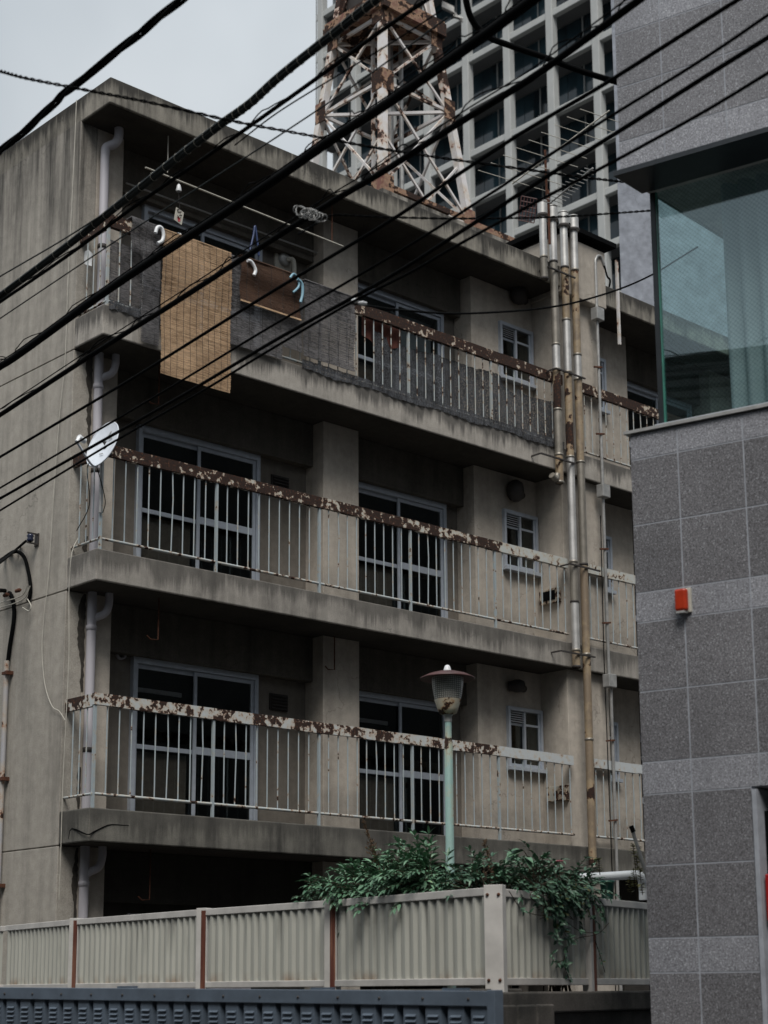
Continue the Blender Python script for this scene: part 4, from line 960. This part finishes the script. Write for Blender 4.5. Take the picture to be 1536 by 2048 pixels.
# ------------------------------------------------------------------ slate-blue louvred fence in front
lf = thing('louvred_fence', 'slate blue sheet-metal fence with pressed louvres along the street', 'fence', (-3, -5, 0))
A = at(-60, 1975, 11.3); B_ = at(983, 1985, 8.35); A.z = 0; B_.z = 0
zt0, zt1 = at(-60, 1974, 11.3).z, at(983, 1982, 8.35).z
d = (B_-A).normalized(); L = (B_-A).length; nn = Vector((d.y, -d.x, 0)); nn = nn if nn.dot(CAM-A) > 0 else -nn
zt_at = lambda s: zt0+(zt1-zt0)*s/L
cap = MB().obox(A-nn*.03+ez*(zt0-.075), (B_-A)+ez*(zt1-zt0), nn*.065, ez*.075); cap.build('cap_rail', M['loblue'], lf, .004)
PT = .15; n = int(L/PT)
b = MB(); lv = MB()
for i in range(n):
    s0 = L-(i+1)*PT; z1 = zt_at(s0)-.07
    pr = [(0, 0), (.018, -.045), (.045, -.045), (.062, 0), (PT, 0)]
    pr = [(0, -.045), (.022, -.045), (.034, .0), (.138, .0), (PT, -.045)]
    vs = []
    for u, o in pr: q = A+d*(s0+u)+nn*(o+.02); vs += [q+ez*.1, q+ez*z1]
    b.add(vs, [(2*k, 2*k+2, 2*k+3, 2*k+1) for k in range(4)])
    for j in range(8):
        z = z1-.05-j*.028; q = A+d*(s0+.050)+nn*.0205+ez*z
        lv.add([q, q+d*.074, q+d*.071+nn*.012-ez*.011, q+d*.003+nn*.012-ez*.011, q-ez*.014+d*.003+nn*.0, q-ez*.014+d*.071], [(0, 3, 2, 1), (3, 4, 5, 2), (0, 4, 3), (1, 2, 5)])
b.add(lv.v, lv.f); b.build('louvred_sheet', M['loblue'], lf)
rv = None
for i in range(int(L/.30)):
    s = L-.12-i*.30
    if s < 0: break
    q = A+d*s+nn*.035+ez*(zt_at(s)-.04)
    if rv is None: rv = MB().lathe(q, [(.008, 0), (.007, .005), (.001, .007)], 8, 0, nn).build('rivet', M['band'], lf); q0 = q
    else: dup(rv, q-q0)
MB().obox(B_-nn*.03+ez*0, d*.05, nn*.07, ez*(zt1+.005)).build('end_post', M['loblue'], lf, .004)
for s in (.35*L, .72*L, .93*L):
    q = A+d*s+ez*zt_at(s); MB().obox(q-nn*.02, d*.16, nn*.03, ez*.012).build('cap_clip', M['loblue'], lf)

# ------------------------------------------------------------------ street lamp
lx = at(897, 1500, 12); zp = lambda y: at(897, y, 12).z; px = 12*PX
la = thing('garden_lamp', 'mint green lamp post with maroon hat and rusty cream bowl', 'street lamp', (lx.x, lx.y, .2))
lc = lambda z: Vector((lx.x, lx.y, z))
MB().tube([lc(.2), lc(zp(1484)), lc(zp(1478)), lc(zp(1436))], [.0305, .0305, .024, .024], 20).build('pole', M['mint'], la)
MB().lathe(lc(zp(1442)), [(.027, 0), (.027, .04), (.033, .045), (.033, .06)], 20).build('neck', M['conduit'], la)
zb_, zm_, zh_ = zp(1424), zp(1396), zp(1353)
MB().lathe(lc(0), [(.03, zb_-.012), (.062, zb_), (.075, zb_+.03), (27*px, zm_-.004), (27*px, zm_)], 32).build('bowl', M['bowl'], la)
MB().lathe(lc(0), [(26*px, zm_), (29*px, (zm_+zh_)/2-.03), (31*px, (zm_+zh_)/2+.02), (32*px, zh_-.02), (32*px, zh_+.02)], 32).build('lens', M['lens'], la)
MB().lathe(lc(zh_+.012), [(.02, .005), (54*px, -.012), (55.5*px, -.012), (55*px, -.004), (40*px, .022), (20*px, .042), (.005, .05)], 40).build('hat', M['hat'], la)
MB().lathe(lc(zh_+.05), [(.032, 0), (.028, .018), (.018, .045), (.012, .052), (.001, .053)], 20).build('finial', M['white'], la)

# ------------------------------------------------------------------ planting
def leaflet(b, p, d, up, L, w_, fold=.25, mi=0):
    d = d.normalized(); s = d.cross(up); s = s.normalized() if s.length > 1e-4 else Vector((1, 0, 0)); u = s.cross(d)
    q1 = p+d*L*.38; q2 = p+d*L*.72-u*L*.05; tip = p+d*L-u*L*.16
    b.add([p, q1+s*w_*.5+u*w_*fold, q2+s*w_*.36+u*w_*fold*.5, tip, q2-s*w_*.36+u*w_*fold*.5, q1-s*w_*.5+u*w_*fold, q1, q2], [(0, 6, 1), (0, 5, 6), (6, 7, 2, 1), (5, 4, 7, 6), (7, 3, 2), (4, 3, 7)], mi)
def spray(b, sb, rr, p, d, L, lf, sag, mi=0):
    # a stalk with paired leaflets
    pts = []; dd = d.normalized(); q = p.copy(); n = max(3, int(L/(lf*.55)))
    for i in range(n+1): pts.append(q.copy()); q = q+dd*(L/n); dd = (dd-Vector((0, 0, sag/n))).normalized()
    sb.tube(pts, .0025, 4, cap=False)
    for i in range(1, n+1):
        t = (pts[i]-pts[i-1]).normalized(); s = t.cross(Vector((0, 0, 1)));
        if s.length < .05: s = Vector((1, 0, 0))
        s.normalize()
        for sg in (-1, 1):
            ld = (t*.75+s*sg*rr.uniform(.6, 1.0)+Vector((0, 0, rr.uniform(-.35, .3))))
            leaflet(b, pts[i], ld, Vector((rr.uniform(-.35, .35), rr.uniform(-.35, .35), 1)), lf*rr.uniform(.75, 1.2), lf*.38, rr.uniform(.1, .35), mi)
    leaflet(b, pts[-1], dd, Vector((rr.uniform(-.3, .3), 0, 1)), lf*1.1, lf*.3, .2, mi)
def fdep(x):      # distance of the fence line, so that planting stays behind it
    return 11.74+(x-672)*(10.28-11.74)/(995-672) if x < 995 else 10.3+(x-995)*(11.55-10.3)/197
def shrub(name, lab, cells, depth, spread, count, lf, mat, seed, bias, sag=.7, L=(.16, .34), root=None):
    rr = random.Random(seed); b = MB(); sb = MB()
    c0 = Vector((0, 0, 0)); cs = []
    for (x, y, r) in cells: dq = fdep(x)+depth; P = at(x, y, dq); cs.append((P, r*dq*PX)); c0 += P
    c0 /= len(cs); base = root or Vector((c0.x, c0.y, 1.35))
    for i in range(count):
        P, r = rr.choice(cs)
        th = rr.uniform(0, 2*math.pi); ph = math.acos(rr.uniform(-1, 1)); q = r*rr.random()**.4
        o = Vector((math.cos(th)*math.sin(ph), math.sin(th)*math.sin(ph), math.cos(ph)*.8))
        p = P+o*q+(_fw*rr.uniform(-spread, spread)); p.z = max(p.z, 1.6)
        if p.z < 2.25:    # keep behind the fence unless it drapes over
            pass
        dd = (o*.8+Vector(bias)+Vector((rr.uniform(-.5, .5), rr.uniform(-.5, .5), rr.uniform(-.1, .5))))
        spray(b, sb, rr, p, dd, rr.uniform(*L), lf, sag*rr.uniform(.5, 1.5))
        if i % 9 == 0: sb.tube(spline([base+Vector((rr.uniform(-.15, .15), rr.uniform(-.15, .15), 0)), base.lerp(p, .55)+Vector((0, 0, .08)), p], 4), .005, 5)
    o = thing(name, lab, 'shrub', base)
    b.build('foliage', mat, o); sb.build('stems', M['stem'], o); return o
left_ = (-_rt.x*.9, -_rt.y*.9, .0)
shrub('nandina_shrub', 'feathery green shrub spreading left of the lamp post over the cream fence', [(700, 1790, 26), (745, 1776, 30), (800, 1766, 32), (850, 1764, 34), (660, 1800, 18), (780, 1790, 34), (865, 1780, 30), (720, 1784, 26), (850, 1745, 18)], 0.42, .2, 360, .07, M['leaf'], 1, (-.35, .25, .0), .7, (.12, .27))
shrub('nandina_shrub', 'low feathery green shrub just right of the lamp post', [(925, 1768, 22), (970, 1765, 24), (1010, 1770, 22), (945, 1780, 20), (1040, 1775, 20)], 0.40, .15, 130, .058, M['leaf2'], 2, (.1, .1, .05), .7, (.10, .2))
shrub('glossy_shrub', 'dark glossy shrub with arching leaves behind the fence corner panel', [(1060, 1765, 24), (1100, 1770, 28), (1140, 1780, 26), (1085, 1785, 30), (1130, 1792, 26), (1165, 1785, 20), (1095, 1752, 22)], 0.36, .16, 240, .06, M['leaf2'], 3, (.0, -.1, .0), .9, (.10, .2))
# big arching leaves
b = MB(); sb = MB(); rr = random.Random(8); o0 = at(1075, 1775, 10.8)
for (x, y, x2, y2, lf_) in ((1030, 1707, 1012, 1712, .12), (1050, 1715, 1070, 1728, .11), (1048, 1702, 1022, 1698, .12), (1010, 1748, 1000, 1742, .1), (1072, 1722, 1060, 1700, .1), (1085, 1718, 1098, 1705, .1), (1000, 1752, 1018, 1755, .1), (1110, 1730, 1125, 1722, .09)):
    p_ = at(x, y, 10.7); sb.tube(spline([o0, o0.lerp(p_, .5)+Vector((0, 0, .04)), p_], 4), .003, 4)
    for k in range(3): leaflet(b, p_, at(x2+rr.uniform(-8, 8), y2+rr.uniform(-8, 12), 10.6)-p_, Vector((rr.uniform(-.2, .2), -.2, 1)), lf_, lf_*.4, .2)
o = thing('broadleaf_plant', 'plant with long arching pale-backed leaves above the fence corner', 'plant', (o0.x, o0.y, 1.5)); b.build('foliage', M['leaf'], o); sb.build('stems', M['stem'], o)
# vine draping down the short fence panel
vn = MB(); sb = MB(); yl = MB(); rr = random.Random(12)
PV = lambda x, y: at(x, y, fdep(x)-.06)
def vine(pts, lfs, n):
    P = spline([PV(x, y) for x, y in pts], 8); sb.tube(P, .0028, 5)
    for i in range(1, len(P)-1):
        if rr.random() < n:
            t = (P[i+1]-P[i-1]).normalized()
            for k in range(rr.choice((1, 2, 3))):
                dd = Vector((rr.uniform(-1, 1), rr.uniform(-1, .1), rr.uniform(-.9, .3))); leaflet(yl if rr.random() < .06 else vn, P[i], dd, Vector((rr.uniform(-.4, .4), -1, .5)), lfs*rr.uniform(.6, 1.1), lfs*.38, .15)
vine([(1098, 1770), (1110, 1810), (1122, 1850), (1136, 1885), (1128, 1925), (1140, 1962)], .062, .9)
vine([(1120, 1775), (1118, 1815), (1125, 1835), (1110, 1860), (1112, 1885)], .06, .85)
vine([(1085, 1785), (1095, 1820), (1128, 1840), (1160, 1862), (1190, 1866)], .05, .35)
vine([(1018, 1782), (1040, 1815), (1065, 1828), (1100, 1832)], .045, .3)
vine([(1150, 1780), (1165, 1800), (1180, 1830), (1200, 1850)], .045, .35)
vine([(1136, 1885), (1160, 1875), (1195, 1868), (1218, 1846)], .04, .2)
vine([(1190, 1880), (1200, 1910), (1210, 1945)], .03, .2)
vine([(1128, 1920), (1110, 1925), (1102, 1905)], .05, .5)
for k in range(26): vine([(rr.uniform(1060, 1180), rr.uniform(1745, 1790)), (rr.uniform(1060, 1190), rr.uniform(1770, 1815)), (rr.uniform(1070, 1170), rr.uniform(1790, 1840))], .055, .6)
o = thing('climbing_vine', 'leafy vine trailing down over the short cream fence panel', 'vine', PV(1120, 1960)); vn.build('foliage', M['leaf2'], o); sb.build('stems', M['stem'], o); yl.build('yellow_leaves', M['leafy'], o)
# sparse sprigs at the granite wall
b = MB(); sb = MB()
for (x, y) in ((1268, 1712), (1275, 1740), (1282, 1765), (1270, 1780), (1285, 1790), (1262, 1790), (1200, 1750), (1280, 1725)):
    spray(b, sb, rr, at(x, y, 11.2), Vector((-.4, -.3, rr.uniform(.1, .8))), .16, .035, .5)
sb.tube(spline([at(1275, 1800, 11.2), at(1272, 1750, 11.2), at(1268, 1705, 11.2)]), .003, 5)
o = thing('sprig_plant', 'thin sprigs with tiny leaves against the granite corner', 'plant', at(1275, 1800, 11.2)); b.build('foliage', M['leafy'], o); sb.build('stems', M['stem'], o)
# dead weed stalks
for (x0, y0, x1, y1, d_, lab) in ((765, 1725, 728, 1645, 11.6, 'dry brown weed stalk leaning left in front of the lowest slab'), (990, 1760, 968, 1682, 11.6, 'dry brown weed stalk right of the lamp post')):
    A_ = at(x0, y0+40, d_); B2 = at(x1, y1, d_); b = MB().tube(spline([A_, A_.lerp(B2, .5)+Vector((.02, 0, 0)), B2], 5), .003, 5)
    for i in range(60):
        u = rr.uniform(.3, 1); P = A_.lerp(B2, u); q = P+Vector((rr.uniform(-1, 1), rr.uniform(-1, 1), rr.uniform(.2, 1)))*.05*(1.25-u)
        b.tube([P, q], .0014, 3, cap=False); 
        for k in range(2): b.tube([P.lerp(q, .5+.4*k), P.lerp(q, .5+.4*k)+Vector((rr.uniform(-.015, .015), rr.uniform(-.015, .015), .012))], .003, 3, cap=False)
    tag(b.build('dead_weed', M['dead']), lab, 'weed', 'dry weed stalks above the fence')
# flower
q = at(1119, 1722, 10.6); o = thing('pink_flower', 'small flat pink flower above the dark shrub', 'flower', q-ez*.1)
b = MB()
for k in range(12): a_ = k*math.pi/6; b.lathe(q+Vector((math.cos(a_)*.02, math.sin(a_)*.02, 0)), [(.001, -.003), (.007, 0), (.001, .004)], 6)
b.build('petals', plain('pink_petal', (.5, .12, .17), .7), o); MB().tube([q-ez*.12, q], .002, 5).build('stalk', M['stem'], o)

# ------------------------------------------------------------------ white duct, green tub, black-tipped rod behind the short fence
a, c_ = at(1160, 1756, 12.1), at(1268, 1750, 12.1); e = at(1287, 1800, 12.1)
tag(MB().tube(spline([a, a.lerp(c_, .5), c_, c_+(c_-a).normalized()*.05-ez*.02, Vector((e.x, e.y, c_.z-.09)), e], 5), .032, 16).build('duct_pipe', M['white']), 'white duct pipe with an elbow behind the shrubs by the granite wall', 'pipe')
q = at(1215, 1800, 11.9); tag(MB().lathe(q, [(.04, 0), (.05, .12), (.055, .122), (.055, .135), (.04, .136), (.001, .13)], 20).build('green_tub', plain('green_plastic', (.02, .11, .08), .4)), 'green plastic tub behind the short fence', 'tub')
rd = thing('leaning_rod', 'grey rod with a black tip leaning at the granite corner', 'rod', at(1296, 1760, 10.9))
MB().tube([at(1264, 1658, 10.9), at(1296, 1760, 10.9)], .012, 10).build('rod', M['conduit'], rd); MB().tube([at(1262, 1652, 10.9), at(1267, 1664, 10.9)], .016, 10).build('tip', M['black'], rd)

# ------------------------------------------------------------------ overhead cables
def zpath(pts, z, k=10):
    P = spline([on('Z', z, x, y) for x, y in pts], k)
    a = (P[0]-P[6]).normalized(); c = (P[-1]-P[-7]).normalized(); a.z = c.z = 0      # carry on along the street, out of the picture
    return ([P[0]+a*(14-2*i) for i in range(7)] if pts[0][0] < 0 else [])+P+([P[-1]+c*2*i for i in range(1, 7)] if pts[-1][1] < 0 or pts[-1][0] > 1536 else [])
def lash(P, r, n, amp, rr):          # thin wire looping along a cable
    out = []
    m = len(P); N_ = n*10
    for i in range(N_+1):
        u = i/N_*(m-1); j = min(int(u), m-2); p = P[j].lerp(P[j+1], u-j); t = (P[j+1]-P[j]).normalized(); s = t.cross(ez).normalized(); up_ = s.cross(t)
        ph = 2*math.pi*(i/10.0); h = max(0, math.sin(ph*.5))**.6
        out.append(p+up_*(r+amp*h*(.6+.4*math.sin(i*.37)))+s*math.cos(ph)*r*1.6)
    return out
def cable(name, lab, pts, z, wpx, mat, group='overhead cables', loops=0, strands=0, ties=0, amp=.03, thin=None):
    P = zpath(pts, z); mid = P[len(P)//2]; r = wpx/2*PX*((mid-CAM).dot(_fw))
    o = thing(name, lab, 'cable', (mid.x, mid.y, mid.z), group)
    if strands:
        b = MB()
        for s in range(strands):
            Q = []; rs_ = r*(.45 if strands < 4 else (.52, .30, .42, .26, .48, .34)[s % 6])
            for i, p in enumerate(P):
                t = (P[min(i+1, len(P)-1)]-P[max(i-1, 0)]).normalized(); sd_ = t.cross(ez).normalized(); up_ = sd_.cross(t); a_ = 2*math.pi*s/strands+i*(.16 if strands < 4 else .004)
                Q.append(p+(sd_*math.cos(a_)+up_*math.sin(a_))*r*.58)
            b.tube(Q, rs_, 7)
        b.build('strands', mat, o)
    else: MB().tube(P, r, 9).build('sheath', mat, o)
    if thin:
        MB().tube([p+ez*(r+thin) for p in P], .004, 5).build('messenger_wire', mat, o)
    if loops:
        MB().tube(lash(P, r, loops, amp, random), .0036, 5).build('lashing_wire', mat, o)
    if ties:
        t0 = None
        L_ = len(P)-1
        for i in range(ties):
            u = (i+.5)/ties*L_; j = min(int(u), L_-1); p = P[j].lerp(P[j+1], u-j); t = (P[j+1]-P[j]).normalized()
            t = (t+Vector((0, 0, -.25))).normalized()
            sd_ = t.cross(ez).normalized(); up_ = sd_.cross(t)
            if t0 is None: t0 = MB().tube([p+(sd_*math.cos(a_)+up_*math.sin(a_))*r*1.05 for a_ in [2*math.pi*k/12 for k in range(13)]], .0015, 4).build('cable_tie', M['tie'], o); p0 = p
            else: dup(t0, p-p0)
    return o
Z0 = 1.6
def ext(p, q, f): return (q[0]+(q[0]-p[0])*f, q[1]+(q[1]-p[1])*f)
def full(pts, f=.25): return [ext(pts[1], pts[0], f)]+pts+[ext(pts[-2], pts[-1], f)]
cable('power_cable', 'thick twisted black cable crossing the sky at the upper left', full([(0, 303), (60, 253), (110, 205), (140, 178), (241, 98), (300, 50), (365, -3)], .6), Z0+4.6, 17, M['black'], strands=3)
cable('cable_bundle', 'taped cable bundle with pale ties crossing the roof corner', full([(0, 592), (140, 487), (247, 402), (358, 313), (440, 250), (500, 207), (560, 153), (658, 75), (752, 0)], .4), Z0+4.55, 17, M['dkgreen'], strands=6, ties=52)
cable('power_cable', 'smooth black cable right under the tied bundle', full([(0, 604), (140, 508), (280, 405), (400, 322), (500, 252), (640, 152), (755, 67), (853, 0)], .4), Z0+4.5, 8, M['black'], loops=12, amp=.04)
cable('power_cable', 'thick black lashed cable crossing the tan blind top left', full([(0, 733), (42, 706), (228, 572), (500, 393), (660, 282), (788, 198), (967, 72), (1065, 0)], .4), Z0+4.4, 19, M['black'], loops=15, amp=.075, thin=.015)
cable('power_cable', 'black lashed cable passing over the tan blind and gusset', full([(0, 830), (208, 694), (350, 605), (500, 508), (660, 406), (768, 342), (918, 246), (1060, 158), (1180, 72), (1285, -5)], .4), Z0+4.2, 13, M['black'], loops=19, amp=.085, thin=.03)
cable('power_cable', 'smooth black cable ending at the top over the granite wall', full([(0, 914), (226, 780), (300, 735), (530, 592), (684, 500), (800, 429), (918, 348), (1050, 262), (1209, 168), (1400, 47), (1475, 0)], .4), Z0+4.0, 7.5, M['black'])
cable('telephone_wire', 'black wire crossing the third floor piers, above two close wires', full([(0, 976), (332, 780), (530, 660), (800, 502), (980, 388), (1046, 344), (1193, 250), (1400, 122), (1536, 30)], .3), Z0+3.85, 6, M['black'])
cable('telephone_wire', 'upper of two close black wires crossing at the satellite dish', full([(0, 997), (220, 873), (383, 780), (560, 675), (700, 598), (800, 541), (905, 474), (1095, 352), (1239, 262), (1400, 160), (1536, 75)], .3), Z0+3.8, 8, M['black'])
cable('telephone_wire', 'lower of two close black wires crossing at the satellite dish', full([(0, 1021), (220, 888), (408, 780), (528, 707), (690, 612), (820, 545), (905, 496), (1063, 409), (1229, 322), (1400, 228), (1536, 146)], .3), Z0+3.7, 6, M['black'])
cable('telephone_wire', 'thin green wire between the two thick lashed cables', full([(0, 637), (250, 470), (500, 309), (680, 190), (800, 105), (885, 42)], .1), Z0+4.45, 3.2, M['dkgreen'])
cable('telephone_wire', 'thin wire running up to the metal clamp by the office grid', [(470, 290), (560, 222), (700, 136), (800, 75), (884, 20)], Z0+4.45, 3.2, M['black'])
cable('telephone_wire', 'thin wire rising to the tied bundle at the left wall', [(-60, 590), (0, 553), (120, 483), (235, 410)], Z0+4.55, 3, M['dkgreen'])
def dwire(name, lab, pts, ds, wpx, mat, twist=False, k=10):
    n_ = len(pts); P = spline([at(x, y, ds[0]+(ds[1]-ds[0])*i/(n_-1)) for i, (x, y) in enumerate(pts)], k); r = wpx/2*PX*(sum(ds)/2)
    b = MB()
    if twist:
        for s in (0, math.pi):
            Q = []; acc = 0
            fine = []
            for i in range(len(P)-1):
                for q_ in range(4): fine.append(P[i].lerp(P[i+1], q_/4))
            for i, p in enumerate(fine): t_v = (fine[min(i+1, len(fine)-1)]-fine[max(i-1, 0)]).normalized(); sd_ = t_v.cross(ez).normalized(); up_ = sd_.cross(t_v); acc = s+i*.55; Q.append(p+(sd_*math.cos(acc)+up_*math.sin(acc))*r*.6)
            b.tube(Q, r*.55, 6)
    else: b.tube(P, r, 8)
    return tag(b.build(name, mat), lab, 'cable', 'overhead cables')
dwire('service_drop', 'thin twisted wire sloping down from the upper left to the granite building', [(-40, 132), (0, 142), (60, 158), (182, 182), (300, 205), (470, 243), (620, 271), (755, 296), (885, 316), (1060, 340), (1180, 356), (1262, 365)], (7.4, 10.15), 6, M['black'], True)
dwire('service_drop', 'black strap-like cable hooking down from the top to the granite corner', [(932, -12), (933, 5), (942, 36), (960, 60), (985, 78), (1040, 98), (1095, 117), (1165, 143), (1236, 165)], (9.2, 10.4), 13, M['black'])
dwire('service_drop', 'nearly level wire from a coil to the glass bay corner', [(597, 468), (635, 445), (665, 430), (765, 434), (900, 437), (1030, 436), (1128, 433), (1220, 427), (1304, 421)], (8.8, 10.2), 4.5, M['black'], True)
dwire('service_drop', 'sagging wire passing behind the glass bay', [(700, 606), (740, 612), (800, 620), (900, 627), (998, 624), (1080, 617), (1154, 604), (1242, 577), (1307, 548), (1350, 522), (1395, 494)], (9.4, 13.5), 4, M['black'])
# clamp and coil on the wires
q = at(884, 18, 7.8); tag(MB().obox(q, (at(908, 30, 7.8)-q), -_fw*.03, ez*.03).tube([at(905, 32, 7.8), at(925, 38, 7.8)], .008, 6).tube([at(906, 24, 7.8), at(925, 44, 7.8)], .006, 6).build('wire_clamp', M['conduit']), 'metal wire clamp at the end of a thin wire near the top', 'clamp')
b = MB(); rr = random.Random(2)
P = [at(597+i*.62+13*math.cos(i*.72)+rr.uniform(-3, 3), 420+i*.22+9*math.sin(i*.72+.3*math.sin(i*.2))+rr.uniform(-3, 3), 8.9+.03*math.sin(i)) for i in range(78)]; b.tube(spline(P, 3), .0028, 5)
tag(b.build('wire_coil', M['conduit']), 'tangled coil of grey wire beside the lashed cable', 'wire coil')
for (x0, y0, x1, y1, s) in ((703, 602, 718, 600, 0), (716, 606, 734, 607, 1)):
    tag(MB().tube([at(x0, y0, 9.3), at((x0+x1)/2, (y0+y1)/2, 9.3), at(x1, y1, 9.3)], [.008, .014, .008], 10).build('cable_connector', M['white']), 'small white connector on the close wires, %s of the pair' % ('left' if s == 0 else 'right'), 'connector')
